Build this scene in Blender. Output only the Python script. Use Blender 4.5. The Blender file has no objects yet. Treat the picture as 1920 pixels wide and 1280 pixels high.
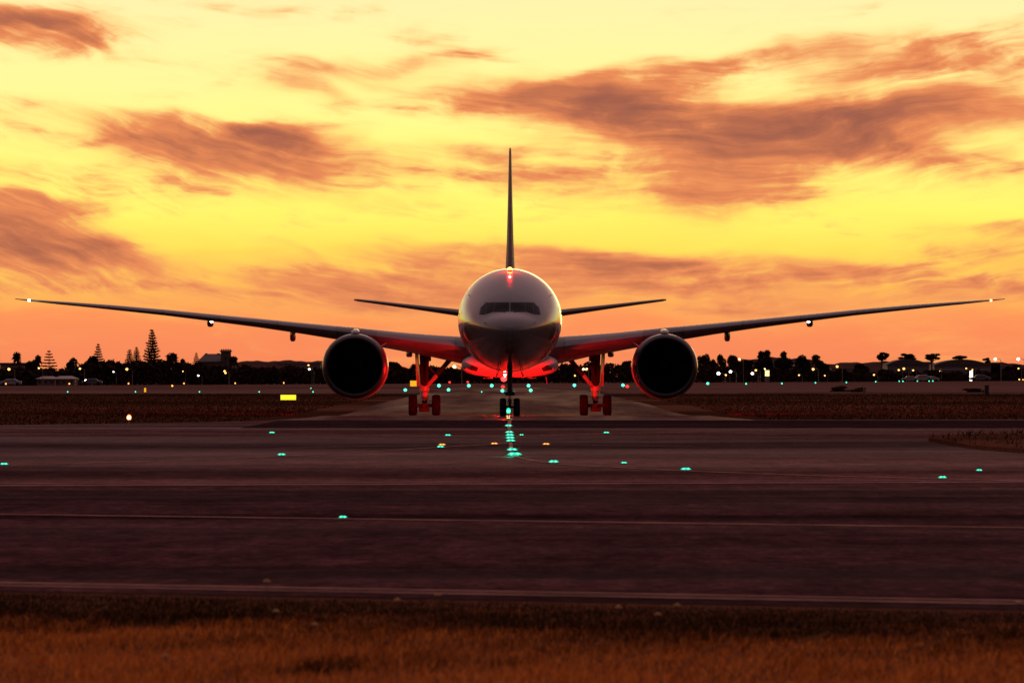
import bpy, math, random
import numpy as np
from mathutils import Vector, Matrix

R = math.radians
random.seed(7)
rng = np.random.default_rng(7)
scene = bpy.context.scene
COL = scene.collection

# ------------------------------------------------------------------ camera
H = 2.45                       # eye height
F = 11534.0                    # focal length in pixels of a 1920 px wide frame
HOR = 702.0                    # horizon row
cam_d = bpy.data.cameras.new("camera")
cam = bpy.data.objects.new("camera", cam_d)
COL.objects.link(cam)
cam.location = (0, 0, H)
PITCH = math.atan((HOR - 640.0) / F)
cam.rotation_euler = (math.pi / 2 + PITCH, 0, 0)
cam_d.sensor_width = 36.0
cam_d.lens = 36.0 * F / 1920.0
cam_d.clip_start = 0.5
cam_d.clip_end = 20000
cam_d.dof.use_dof = True
cam_d.dof.focus_distance = 366.0
cam_d.dof.aperture_fstop = 5.6
scene.camera = cam

scene.view_settings.view_transform = 'Standard'
scene.view_settings.look = 'None'
scene.view_settings.exposure = 0.0
scene.view_settings.gamma = 1.0
scene.view_settings.use_curve_mapping = False
scene.render.engine = 'CYCLES'
scene.cycles.max_bounces = 6
scene.cycles.sample_clamp_indirect = 4.0
scene.cycles.use_denoising = True

DPX = math.degrees(1.0 / F)    # degrees per photo pixel


# ------------------------------------------------------------------ world: dusk sky with clouds
class NT:
    """small helper for node trees"""
    def __init__(self, tree):
        self.t = tree; self.n = tree.nodes; self.l = tree.links

    def link(self, a, b):
        self.l.new(a, b)

    def setin(self, sock, v):
        if isinstance(v, bpy.types.NodeSocket):
            self.l.new(v, sock)
        else:
            sock.default_value = v

    def math(self, op, a, b=None, c=None, clamp=False):
        n = self.n.new("ShaderNodeMath"); n.operation = op; n.use_clamp = clamp
        self.setin(n.inputs[0], a)
        if b is not None: self.setin(n.inputs[1], b)
        if c is not None: self.setin(n.inputs[2], c)
        return n.outputs[0]

    def smooth(self, x, a, b, lo=0.0, hi=1.0):
        n = self.n.new("ShaderNodeMapRange"); n.interpolation_type = 'SMOOTHSTEP'
        self.setin(n.inputs[0], x)
        for i, v in zip((1, 2, 3, 4), (a, b, lo, hi)): self.setin(n.inputs[i], v)
        return n.outputs[0]

    def comb(self, x, y, z=0.0):
        n = self.n.new("ShaderNodeCombineXYZ")
        for i, v in enumerate((x, y, z)): self.setin(n.inputs[i], v)
        return n.outputs[0]

    def noise(self, vec, scale, detail=4.0, rough=0.55, dist=0.0):
        n = self.n.new("ShaderNodeTexNoise")
        self.setin(n.inputs["Vector"], vec)
        n.inputs["Scale"].default_value = scale
        n.inputs["Detail"].default_value = detail
        n.inputs["Roughness"].default_value = rough
        n.inputs["Distortion"].default_value = dist
        return n.outputs[0]

    def ramp(self, x, stops, interp='LINEAR'):
        n = self.n.new("ShaderNodeValToRGB")
        n.color_ramp.interpolation = interp
        els = n.color_ramp.elements
        while len(els) < len(stops): els.new(0.5)
        for e, (p, c) in zip(els, stops):
            e.position = p; e.color = (*c, 1.0) if len(c) == 3 else c
        self.setin(n.inputs[0], x)
        return n.outputs[0]

    def mix(self, f, a, b, mode='MIX'):
        n = self.n.new("ShaderNodeMix"); n.data_type = 'RGBA'; n.blend_type = mode
        self.setin(n.inputs[0], f)
        for s, v in ((n.inputs[6], a), (n.inputs[7], b)):
            if isinstance(v, bpy.types.NodeSocket): self.l.new(v, s)
            else: s.default_value = (*v, 1.0) if len(v) == 3 else v
        return n.outputs[2]


def cloud_group():
    g = bpy.data.node_groups.new("cloud_bank", 'ShaderNodeTree')
    names = ("u", "v", "cu", "cv", "ru", "rt", "rb", "ca", "sa", "amp", "prev")
    for nm in names:
        g.interface.new_socket(name=nm, in_out='INPUT', socket_type='NodeSocketFloat')
    g.interface.new_socket(name="sum", in_out='OUTPUT', socket_type='NodeSocketFloat')
    T = NT(g)
    i = g.nodes.new("NodeGroupInput"); o = g.nodes.new("NodeGroupOutput")
    I = i.outputs
    du = T.math('SUBTRACT', I["u"], I["cu"]); dv = T.math('SUBTRACT', I["v"], I["cv"])
    a = T.math('ADD', T.math('MULTIPLY', du, I["ca"]), T.math('MULTIPLY', dv, I["sa"]))
    b = T.math('SUBTRACT', T.math('MULTIPLY', dv, I["ca"]), T.math('MULTIPLY', du, I["sa"]))
    a = T.math('DIVIDE', a, I["ru"])
    up = T.math('DIVIDE', T.math('MAXIMUM', b, 0.0), I["rt"])
    dn = T.math('DIVIDE', T.math('MAXIMUM', T.math('MULTIPLY', b, -1.0), 0.0), I["rb"])
    c = T.math('ADD', up, dn)
    d = T.math('SQRT', T.math('ADD', T.math('MULTIPLY', a, a), T.math('MULTIPLY', c, c)))
    m = T.smooth(d, 1.42, 0.0)
    o_ = T.math('MULTIPLY_ADD', m, I["amp"], I["prev"])
    T.link(o_, o.inputs["sum"])
    return g


# cloud banks: centre x, y, half length, half height above, below, tilt (deg, + falls to the right), density
BANKS = [
    (20, 45, 210, 26, 52, 4, .50), (20, 34, 110, 14, 14, 3, .40), (100, 40, 170, 26, 40, 2, .2),
    (395, 235, 320, 18, 120, 7, .40), (280, 248, 150, 18, 44, 12, .30), (540, 236, 140, 14, 40, -3, .36), (440, 290, 230, 40, 60, 14, .26), (560, 270, 100, 40, 60, 30, .18),
    (640, 128, 200, 26, 40, -6, .26), (540, 130, 80, 20, 26, 10, .16), (800, 108, 130, 12, 16, -10, .20), (800, 190, 150, 26, 26, 4, .24), (600, 175, 80, 14, 26, 24, .15),
    (1180, 205, 350, 40, 72, 8, .44), (1050, 190, 190, 34, 40, 8, .36), (1380, 205, 240, 30, 60, 3, .46), (1180, 215, 150, 24, 40, 10, .16),
    (1260, 130, 270, 22, 44, -9, .40), (1400, 102, 110, 9, 16, -6, .24),
    (1300, 295, 380, 60, 90, 3, .28), (1360, 350, 120, 60, 60, -22, .24), (1180, 350, 300, 30, 44, 4, .20), (1420, 270, 200, 40, 50, -4, .22),
    (1600, 225, 190, 36, 46, 0, .38), (1800, 205, 270, 44, 76, -5, .46), (1740, 212, 180, 30, 40, -8, .30),
    (1640, 92, 170, 30, 70, -2, .30), (1850, 72, 150, 22, 50, -14, .30), (1700, 88, 60, 20, 30, -35, .14), (1890, 110, 90, 30, 50, 0, .18), (1550, 95, 80, 26, 60, 10, .14),
    (1740, 290, 220, 30, 46, 14, .26), (1600, 170, 300, 30, 30, -8, .14),
    (30, 430, 230, 54, 84, 10, .46), (20, 450, 160, 44, 60, 8, .36), (60, 374, 140, 10, 30, 4, .36), (190, 462, 90, 22, 26, -8, .20),
    (480, 525, 380, 34, 50, 8, .26), (260, 490, 130, 20, 30, 10, .18), (570, 485, 120, 14, 24, 24, .20), (40, 325, 150, 26, 40, 12, .26), (330, 560, 330, 20, 30, 4, .14),
    (680, 290, 190, 30, 60, 16, .22), (880, 290, 130, 16, 44, 14, .24), (960, 283, 80, 10, 16, 0, .14), (740, 380, 160, 16, 20, 4, .12),
    (960, 478, 270, 28, 100, 3, .46), (1110, 480, 150, 20, 70, 6, .26), (720, 500, 200, 30, 70, 8, .22), (840, 462, 120, 12, 30, 8, .16),
    (1310, 512, 190, 34, 60, 7, .36), (1610, 512, 260, 26, 70, 4, .38), (1560, 500, 120, 14, 30, 6, .12), (1870, 465, 170, 40, 60, 8, .32), (1890, 422, 110, 8, 18, 0, .34),
    (1450, 575, 320, 24, 34, 4, .20), (820, 560, 380, 30, 40, 2, .18), (1830, 540, 200, 20, 40, 0, .18),
    # banks beyond the edges of the frame, so that the sky goes on as it does in view
    (-400, 180, 380, 50, 80, 6, .6), (-900, 380, 500, 60, 80, 3, .5), (-1500, 120, 500, 80, 90, 5, .5),
    (2400, 330, 420, 60, 80, 2, .5), (2900, 60, 480, 70, 90, -4, .6), (3500, 400, 500, 60, 80, 2, .5),
    (700, -220, 500, 60, 80, 5, .5), (1900, -330, 600, 80, 90, -3, .55), (-500, -420, 600, 80, 100, 4, .5),
]

world = bpy.data.worlds.new("World")
scene.world = world
world.use_nodes = True
wt = world.node_tree
wt.nodes.clear()
W = NT(wt)
tc = wt.nodes.new("ShaderNodeTexCoord")
sep = wt.nodes.new("ShaderNodeSeparateXYZ")
W.link(tc.outputs["Generated"], sep.inputs[0])
dx, dy, dz = sep.outputs
az = W.math('MULTIPLY', W.math('ARCTAN2', dx, dy), 180 / math.pi)          # degrees east-west of the runway heading
el = W.math('MULTIPLY', W.math('ARCSINE', dz), 180 / math.pi)              # elevation in degrees
ae = W.comb(az, el)
# swirling displacement of the cloud coordinates
sw = wt.nodes.new("ShaderNodeMapping"); sw.inputs["Scale"].default_value = (1.0, 2.0, 1)
W.link(ae, sw.inputs[0])
n1 = W.noise(sw.outputs[0], 0.9, 3, 0.42, 0.0)
sw2 = wt.nodes.new("ShaderNodeMapping"); sw2.inputs["Scale"].default_value = (1.0, 2.0, 1); sw2.inputs["Location"].default_value = (31, 17, 5)
W.link(ae, sw2.inputs[0])
n2 = W.noise(sw2.outputs[0], 0.9, 3, 0.42, 0.0)
u = W.math('ADD', az, W.math('MULTIPLY', W.math('SUBTRACT', n1, 0.5), 1.0))
v = W.math('ADD', el, W.math('MULTIPLY', W.math('SUBTRACT', n2, 0.5), 0.30))
grp = cloud_group()
prev = None
for (cx, cy, rx, rt, rb, ang, amp) in BANKS:
    n = wt.nodes.new("ShaderNodeGroup"); n.node_tree = grp
    W.link(u, n.inputs["u"]); W.link(v, n.inputs["v"])
    vals = dict(cu=(cx - 960) * DPX, cv=(HOR - cy) * DPX, ru=rx * 1.12 * DPX, rt=rt * 1.25 * DPX, rb=rb * 1.3 * DPX,
                ca=math.cos(R(-ang)), sa=math.sin(R(-ang)), amp=amp)
    for k, val in vals.items(): n.inputs[k].default_value = val
    if prev is not None: W.link(prev, n.inputs["prev"])
    prev = n.outputs[0]
# streaks: long fibres that fall to the right in the south and rise to the right in the north, curling with the displacement
vs_ = W.math('ADD', v, W.math('MULTIPLY_ADD', W.math('MULTIPLY', u, u), -0.035, W.math('MULTIPLY', u, 0.09)))
st = wt.nodes.new("ShaderNodeMapping"); st.inputs["Scale"].default_value = (0.55, 4.2, 1)
W.link(W.comb(u, vs_), st.inputs[0])
streak = W.noise(st.outputs[0], 1.25, 6, 0.58, 0.25)
st3 = wt.nodes.new("ShaderNodeMapping"); st3.inputs["Scale"].default_value = (1.0, 9.0, 1); st3.inputs["Location"].default_value = (13, 2, 7)
W.link(W.comb(u, vs_), st3.inputs[0])
hair = W.noise(st3.outputs[0], 1.6, 5, 0.6, 0.3)
st2 = wt.nodes.new("ShaderNodeMapping"); st2.inputs["Rotation"].default_value = (0, 0, R(-7)); st2.inputs["Scale"].default_value = (0.6, 2.8, 1); st2.inputs["Location"].default_value = (3, 9, 2)
W.link(ae, st2.inputs[0])
veil = W.noise(st2.outputs[0], 1.1, 5, 0.55, 0.5)
puff = W.noise(W.comb(u, W.math('MULTIPLY', v, 1.8)), 3.0, 6, 0.55, 0.0)
tex = W.math('ADD', W.math('MULTIPLY', W.math('SUBTRACT', streak, 0.5), 1.5),
             W.math('ADD', W.math('MULTIPLY', W.math('SUBTRACT', puff, 0.5), 0.8), W.math('MULTIPLY', W.math('SUBTRACT', hair, 0.5), 0.75)))
dens = W.math('MULTIPLY', prev, W.math('ADD', tex, 1.0))
dens = W.math('ADD', dens, W.math('MULTIPLY', W.smooth(veil, 0.42, 0.78), W.math('MULTIPLY_ADD', tex, 0.75, 0.24)))
dens = W.math('MAXIMUM', dens, 0.0)
# clear sky of the sunset side by elevation (0..9 degrees on the ramp)
elw = W.math('ADD', el, W.math('MULTIPLY', W.math('SUBTRACT', veil, 0.5), 0.5))
def e_of(py): return max(0.0, (HOR - py) * DPX) / 9.0
glow = W.ramp(W.math('DIVIDE', elw, 9.0), [
    (0.0, (.93, .245, .098)), (e_of(650), (.97, .265, .106)), (e_of(590), (1.0, .305, .100)), (e_of(535), (1.02, .50, .085)),
    (e_of(470), (1.05, .78, .105)), (e_of(400), (1.08, .95, .15)), (e_of(300), (1.1, .98, .23)), (e_of(150), (1.1, .96, .345)),
    (e_of(0), (1.08, .91, .43)), (0.6, (1.0, .84, .50)), (1.0, (.82, .66, .46))])
cloud = W.ramp(W.math('MULTIPLY', dens, 0.68), [(0.0, (1.02, .66, .15)), (0.14, (1.0, .50, .12)), (0.25, (.94, .36, .115)), (0.39, (.82, .265, .10)), (0.56, (.60, .188, .084)), (0.74, (.47, .148, .078)), (1.0, (.36, .118, .074))])
alpha = W.smooth(dens, 0.0, 0.58)
west = W.mix(alpha, glow, cloud)
# the rest of the dome: mauve dusk
dusk = W.ramp(W.math('DIVIDE', el, 90.0), [(0.0, (.48, .20, .16)), (0.10, (.46, .23, .21)), (0.3, (.44, .25, .25)), (0.6, (.41, .245, .27)), (1.0, (.39, .24, .28))])
soft = W.smooth(W.noise(tc.outputs["Generated"], 3.5, 5, 0.6, 0.5), 0.42, 0.75)
dusk = W.mix(W.math('MULTIPLY', soft, 0.35), dusk, (.33, .19, .185))
caz = W.math('COSINE', W.math('MULTIPLY', az, math.pi / 180))
shade = W.math('MULTIPLY', W.smooth(caz, 0.35, -0.85), W.smooth(el, 75.0, 12.0))
dusk = W.mix(shade, dusk, (.085, .058, .072))
ch = W.math('MULTIPLY_ADD', caz, 0.5, 0.5)
wf = W.math('MAXIMUM', W.math('MULTIPLY', W.math('POWER', ch, 1.4), W.smooth(el, 9.0, 1.2)),
            W.math('MULTIPLY', W.math('POWER', ch, 5.0), W.smooth(el, 15.0, 3.2)))
west = W.mix(W.math('MULTIPLY', W.smooth(ch, 0.992, 0.86), 0.9), west, (.95, .36, .10))
skycol = W.mix(wf, dusk, west)
bg = wt.nodes.new("ShaderNodeBackground"); W.link(skycol, bg.inputs[0]); bg.inputs[1].default_value = 1.0
# physical low-sun sky underneath
SUN_EL, SUN_ROT = R(2.5), R(3.0)
nish = wt.nodes.new("ShaderNodeTexSky"); nish.sky_type = 'NISHITA'; nish.sun_disc = False
nish.sun_elevation = SUN_EL; nish.sun_rotation = SUN_ROT
nish.dust_density = 3.0
bg2 = wt.nodes.new("ShaderNodeBackground"); W.link(nish.outputs[0], bg2.inputs[0]); bg2.inputs[1].default_value = 0.05
# share of the physical sky falls where the sunset's own glow takes over
add = wt.nodes.new("ShaderNodeMixShader")
W.link(W.math('MULTIPLY', W.math('SUBTRACT', 1.0, wf), 0.08), add.inputs[0])
W.link(bg.outputs[0], add.inputs[1]); W.link(bg2.outputs[0], add.inputs[2])
wo = wt.nodes.new("ShaderNodeOutputWorld"); W.link(add.outputs[0], wo.inputs[0])
world.cycles.sampling_method = 'MANUAL'; world.cycles.sample_map_resolution = 1024

sun_d = bpy.data.lights.new("sun", 'SUN')
sun_d.energy = 0.10; sun_d.angle = R(10); sun_d.color = (1.0, .55, .22)
sun = bpy.data.objects.new("sun", sun_d); COL.objects.link(sun)
sdir = Vector((math.sin(SUN_ROT) * math.cos(SUN_EL), math.cos(SUN_ROT) * math.cos(SUN_EL), math.sin(SUN_EL)))
sun.rotation_euler = sdir.to_track_quat('Z', 'Y').to_euler()


# ------------------------------------------------------------------ helpers: measuring, tagging, meshes
def xz(px, py, Y):
    """where the photo's pixel lies on the vertical plane at distance Y"""
    cp, sp = math.cos(PITCH), math.sin(PITCH)
    a, b = px - 960.0, 640.0 - py
    fy = F * cp - b * sp
    fz = F * sp + b * cp
    return a * Y / fy, H + fz * Y / fy

def gy(py):
    """distance of level ground seen at row py"""
    return H * F / (py - HOR)

def far_y(px):
    """the far side of the airfield lies obliquely: nearer on the left"""
    return H * F / (722 - 8 * px / 1920.0 - HOR)

YB = [-60, 0, 40, 80, 140, 200, 260, 320, 350, 364, 372, 380, 388, 396, 404, 430, 460, 500, 560, 700, 900, 1200, 1600, 2400, 3600, 6000, 9000]
def gz(y):
    """height of the ground: the taxiway dips a little behind the crest the airliner has reached"""
    return float(np.interp(y, [364, 388, 404, 500], [0, -0.15, -0.15, 0.0]))

def tag(o, label=None, cat=None, group=None, kind=None):
    if label: o['label'] = label
    if cat: o['category'] = cat
    if group: o['group'] = group
    if kind: o['kind'] = kind
    return o

def empty(name, loc, label=None, cat=None, group=None, rz=0.0):
    o = bpy.data.objects.new(name, None); COL.objects.link(o)
    o.empty_display_size = 0.2
    o.location = loc; o.rotation_euler = (0, 0, rz)
    return tag(o, label, cat, group)

class MB:
    """collects shapes, then links them as one mesh object"""
    def __init__(self): self.v = []; self.f = []
    def add(self, vs, fs):
        b = len(self.v); self.v += [tuple(p) for p in vs]; self.f += [tuple(b + i for i in f) for f in fs]; return self
    def box(self, c, s, rot=None, bev=0.0):
        hx, hy, hz = s[0] / 2, s[1] / 2, s[2] / 2
        if bev <= 0:
            vs = [Vector((x * hx, y * hy, z * hz)) for x in (-1, 1) for y in (-1, 1) for z in (-1, 1)]
            fs = [(0, 1, 3, 2), (4, 6, 7, 5), (0, 4, 5, 1), (2, 3, 7, 6), (0, 2, 6, 4), (1, 5, 7, 3)]
        else:
            vs, fs = [], []
            prof = [(hx - bev, hy), (hx, hy - bev), (hx, -hy + bev), (hx - bev, -hy), (-hx + bev, -hy), (-hx, -hy + bev), (-hx, hy - bev), (-hx + bev, hy)]
            k = len(prof)
            for z, q in ((-hz, 1 - bev / max(hx, 1e-6)), (-hz + bev, 1), (hz - bev, 1), (hz, 1 - bev / max(hx, 1e-6))):
                vs += [Vector((x * q, y * q, z)) for x, y in prof]
            for r_ in range(3):
                for i in range(k):
                    j = (i + 1) % k; a = r_ * k
                    fs.append((a + j, a + i, a + k + i, a + k + j))
            fs.append(tuple(range(k))); fs.append(tuple(reversed([3 * k + i for i in range(k)])))
        if rot is not None: vs = [rot @ p for p in vs]
        return self.add([p + Vector(c) for p in vs], fs)
    def tube(self, a, b, r0, r1=None, n=12, caps=True):
        r1 = r0 if r1 is None else r1
        a, b = Vector(a), Vector(b); d = (b - a).normalized()
        t = Vector((0, 0, 1)) if abs(d.z) < .9 else Vector((1, 0, 0))
        e1 = d.cross(t).normalized(); e2 = d.cross(e1)
        vs = []
        for p, r_ in ((a, r0), (b, r1)):
            vs += [p + (e1 * math.cos(2 * math.pi * i / n) + e2 * math.sin(2 * math.pi * i / n)) * r_ for i in range(n)]
        fs = [(i, (i + 1) % n, n + (i + 1) % n, n + i) for i in range(n)]
        if caps: fs += [tuple(reversed(range(n))), tuple(range(n, 2 * n))]
        return self.add(vs, fs)
    def lathe(self, prof, c, axis='y', n=32, close=False):
        """prof: list of (along, radius)"""
        vs, fs = [], []
        for (t, r_) in prof:
            for i in range(n):
                a = 2 * math.pi * i / n; p, q = r_ * math.cos(a), r_ * math.sin(a)
                o = {'y': (p, t, q), 'z': (p, q, t), 'x': (t, p, q)}[axis]
                vs.append((c[0] + o[0], c[1] + o[1], c[2] + o[2]))
        for k in range(len(prof) - 1):
            for i in range(n):
                j = (i + 1) % n
                fs.append((k * n + i, k * n + j, (k + 1) * n + j, (k + 1) * n + i))
        if close:
            fs.append(tuple(range(n))); fs.append(tuple(reversed([(len(prof) - 1) * n + i for i in range(n)])))
        return self.add(vs, fs)
    def ball(self, c, r, n=12, m=8, squash=1.0, half=False):
        prof = []
        lo = 0.0 if half else -math.pi / 2
        for k in range(m + 1):
            a = lo + (math.pi / 2 - lo) * k / m
            prof.append((r * squash * math.sin(a), max(1e-4, r * math.cos(a))))
        return self.lathe(prof, c, 'z', n, close=True)
    def loft(self, rings, cap=True):
        n = len(rings[0]); vs = [p for r_ in rings for p in r_]; fs = []
        for k in range(len(rings) - 1):
            for i in range(n):
                j = (i + 1) % n
                fs.append((k * n + i, k * n + j, (k + 1) * n + j, (k + 1) * n + i))
        if cap:
            fs.append(tuple(reversed(range(n)))); fs.append(tuple((len(rings) - 1) * n + i for i in range(n)))
        return self.add(vs, fs)
    def build(self, name, mat, parent=None, smooth=True, angle=35):
        me = bpy.data.meshes.new(name)
        me.from_pydata(self.v, [], self.f)
        me.update()
        import bmesh
        bm = bmesh.new(); bm.from_mesh(me)
        bmesh.ops.recalc_face_normals(bm, faces=bm.faces)
        bm.to_mesh(me); bm.free()
        if mat: me.materials.append(mat)
        if smooth:
            me.polygons.foreach_set('use_smooth', [True] * len(me.polygons))
            me.set_sharp_from_angle(angle=R(angle))
        o = bpy.data.objects.new(name, me); COL.objects.link(o)
        if parent: o.parent = parent
        return o

def np_mesh(name, verts, faces, mat, parent=None, smooth=False, attr=None):
    """verts (n,3) and faces (m,k) arrays -> one mesh object"""
    me = bpy.data.meshes.new(name)
    verts = np.asarray(verts, np.float32); faces = np.asarray(faces, np.int32)
    k = faces.shape[1]
    me.vertices.add(len(verts)); me.vertices.foreach_set('co', verts.ravel())
    me.loops.add(faces.size); me.loops.foreach_set('vertex_index', faces.ravel())
    me.polygons.add(len(faces)); me.polygons.foreach_set('loop_start', np.arange(0, faces.size, k, dtype=np.int32))
    me.update(calc_edges=True)
    if smooth: me.polygons.foreach_set('use_smooth', [True] * len(me.polygons))
    if attr is not None:
        a = me.attributes.new('tint', 'FLOAT', 'POINT'); a.data.foreach_set('value', np.asarray(attr, np.float32))
    if mat: me.materials.append(mat)
    o = bpy.data.objects.new(name, me); COL.objects.link(o)
    if parent: o.parent = parent
    return o

def copy_tree(o, parent=None):
    c = o.copy(); COL.objects.link(c); c.parent = parent
    for ch in list(o.children): copy_tree(ch, c)
    return c


# ------------------------------------------------------------------ materials
def new_mat(name):
    m = bpy.data.materials.new(name); m.use_nodes = True
    b = m.node_tree.nodes["Principled BSDF"]
    return m, NT(m.node_tree), b

def paint(name, col, rough=0.3, metal=0.0, coat=0.0, spec=0.5, vary=0.06, scale=1.5, bump=0.0):
    m, T, b = new_mat(name)
    tcn = T.n.new("ShaderNodeTexCoord")
    nz = T.noise(tcn.outputs["Object"], scale, 5, 0.6)
    c = T.mix(T.smooth(nz, 0.3, 0.7), tuple(x * (1 - vary) for x in col), tuple(min(1, x * (1 + vary)) for x in col))
    T.link(c, b.inputs["Base Color"])
    T.link(T.math('MULTIPLY_ADD', nz, 0.16, rough - 0.08), b.inputs["Roughness"])
    b.inputs["Metallic"].default_value = metal
    b.inputs["Specular IOR Level"].default_value = spec
    b.inputs["Coat Weight"].default_value = coat
    b.inputs["Coat Roughness"].default_value = 0.04
    if bump:
        bp = T.n.new("ShaderNodeBump"); bp.inputs["Strength"].default_value = bump; bp.inputs["Distance"].default_value = 0.02
        T.link(T.noise(tcn.outputs["Object"], scale * 6, 4, 0.6), bp.inputs["Height"]); T.link(bp.outputs[0], b.inputs["Normal"])
    return m

def lamp_mat(name, col, strength, sample=False):
    m = bpy.data.materials.new(name); m.use_nodes = True
    nt = m.node_tree; nt.nodes.clear()
    e = nt.nodes.new("ShaderNodeEmission"); e.inputs[0].default_value = (*col, 1); e.inputs[1].default_value = strength
    o = nt.nodes.new("ShaderNodeOutputMaterial"); nt.links.new(e.outputs[0], o.inputs[0])
    m.cycles.emission_sampling = 'AUTO' if sample else 'NONE'
    return m

GSPEC = 0.0
def ground_mat(name, base, alt, rough, spec, rot=0.0, stretch=(0.012, 0.16), big=1.0, fine=0.0, contrast=(0.35, 0.65), bump=0.0, third=None, rvar=0.1):
    """world-positioned noise stretched along one heading: worn, streaked surfaces"""
    m, T, b = new_mat(name)
    g = T.n.new("ShaderNodeNewGeometry")
    mp = T.n.new("ShaderNodeMapping"); mp.inputs["Rotation"].default_value = (0, 0, rot); mp.inputs["Scale"].default_value = (stretch[0], stretch[1], 1)
    T.link(g.outputs["Position"], mp.inputs[0])
    a = T.noise(mp.outputs[0], big, 6, 0.62, 0.25)
    c = T.mix(T.smooth(a, *contrast), base, alt)
    if third is not None:
        mp2 = T.n.new("ShaderNodeMapping"); mp2.inputs["Rotation"].default_value = (0, 0, rot); mp2.inputs["Scale"].default_value = (stretch[0] * 0.35, stretch[1] * 0.3, 1); mp2.inputs["Location"].default_value = (7, 3, 0)
        T.link(g.outputs["Position"], mp2.inputs[0])
        c = T.mix(T.smooth(T.noise(mp2.outputs[0], big, 4, 0.55, 0.4), 0.45, 0.72), c, third)
    if fine:
        f = T.noise(g.outputs["Position"], 3.1, 6, 0.75)
        c = T.mix(fine, c, T.ramp(f, [(0.3, (0.0, 0.0, 0.0)), (0.7, (1, 1, 1))]), 'OVERLAY')
    if spec:      # worn and stained mottling, with aggregate showing
        for (sx_, sy_, k_) in ((.55, .16, .55), (2.6, .5, .5), (9.0, 1.6, .45)):
            mpm = T.n.new("ShaderNodeMapping"); mpm.inputs["Scale"].default_value = (sx_, sy_, 1); mpm.inputs["Rotation"].default_value = (0, 0, rot * .5)
            T.link(g.outputs["Position"], mpm.inputs[0])
            c = T.mix(k_, c, T.ramp(T.noise(mpm.outputs[0], 1.0, 4, 0.65), [(0.30, (.12, .12, .12)), (0.70, (.88, .88, .88))]), 'OVERLAY')
    T.link(c, b.inputs["Base Color"])
    b.inputs["Roughness"].default_value = 0.95
    b.inputs["Specular IOR Level"].default_value = 0.0
    nrm = None
    if bump:
        bp = T.n.new("ShaderNodeBump"); bp.inputs["Strength"].default_value = bump; bp.inputs["Distance"].default_value = 0.03
        T.link(T.noise(g.outputs["Position"], 9.0, 5, 0.7), bp.inputs["Height"]); T.link(bp.outputs[0], b.inputs["Normal"])
    if spec:
        gl = T.n.new("ShaderNodeBsdfGlossy"); gl.inputs["Roughness"].default_value = rough
        gl.inputs["Color"].default_value = (.9, .8, .8, 1)
        mx = T.n.new("ShaderNodeMixShader"); out = T.n["Material Output"]
        mp3 = T.n.new("ShaderNodeMapping"); mp3.inputs["Rotation"].default_value = (0, 0, rot); mp3.inputs["Scale"].default_value = (stretch[0] * 1.6, stretch[1] * .55, 1); mp3.inputs["Location"].default_value = (21, 4, 0)
        T.link(g.outputs["Position"], mp3.inputs[0])
        w_ = T.smooth(T.noise(mp3.outputs[0], big, 6, 0.6, 0.3), 0.36, 0.74, spec * .12, spec)
        T.link(w_, mx.inputs[0]); T.link(b.outputs[0], mx.inputs[1]); T.link(gl.outputs[0], mx.inputs[2]); T.link(mx.outputs[0], out.inputs[0])
    return m

def grass_mat(name, c0, c1, c2, scale=0.12):
    m, T, b = new_mat(name)
    g = T.n.new("ShaderNodeNewGeometry")
    a = T.noise(g.outputs["Position"], scale, 5, 0.6)
    at = T.n.new("ShaderNodeAttribute"); at.attribute_name = 'tint'
    s = T.math('ADD', T.math('MULTIPLY', a, 0.9), T.math('MULTIPLY_ADD', at.outputs["Fac"], 0.7, -0.3))
    T.link(T.ramp(s, [(0.25, c0), (0.5, c1), (0.75, c2)]), b.inputs["Base Color"])
    b.inputs["Roughness"].default_value = 0.9; b.inputs["Specular IOR Level"].default_value = 0.0
    return m

SK = -math.atan(0.53)      # heading of the nearest taxiway across the view
M = {}
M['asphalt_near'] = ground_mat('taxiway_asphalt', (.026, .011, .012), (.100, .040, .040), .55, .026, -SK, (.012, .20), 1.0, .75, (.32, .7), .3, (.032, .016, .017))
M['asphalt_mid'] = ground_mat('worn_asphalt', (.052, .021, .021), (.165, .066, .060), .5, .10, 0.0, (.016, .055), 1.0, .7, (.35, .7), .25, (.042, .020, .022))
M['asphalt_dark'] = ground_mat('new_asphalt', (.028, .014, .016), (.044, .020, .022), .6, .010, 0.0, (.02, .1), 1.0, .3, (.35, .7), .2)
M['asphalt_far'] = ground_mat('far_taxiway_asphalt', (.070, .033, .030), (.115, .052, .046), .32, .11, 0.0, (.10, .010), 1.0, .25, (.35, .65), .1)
M['soil'] = ground_mat('dry_grass_ground', (.060, .025, .014), (.17, .072, .040), .95, 0, 0.03, (.004, .016), 1.0, .5, (.36, .64), .5, (.022, .013, .009))
M['strip'] = ground_mat('far_runway_surface', (.12, .065, .06), (.16, .085, .075), .5, .06, 0.0, (.01, .02), 1.0, .2)
M['marking'] = paint('yellow_marking_paint', (.42, .235, .18), .8, spec=.0, vary=.35, scale=.8)
M['white_mark'] = paint('white_marking_paint', (.36, .20, .18), .8, spec=.0, vary=.35, scale=.8)


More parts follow.
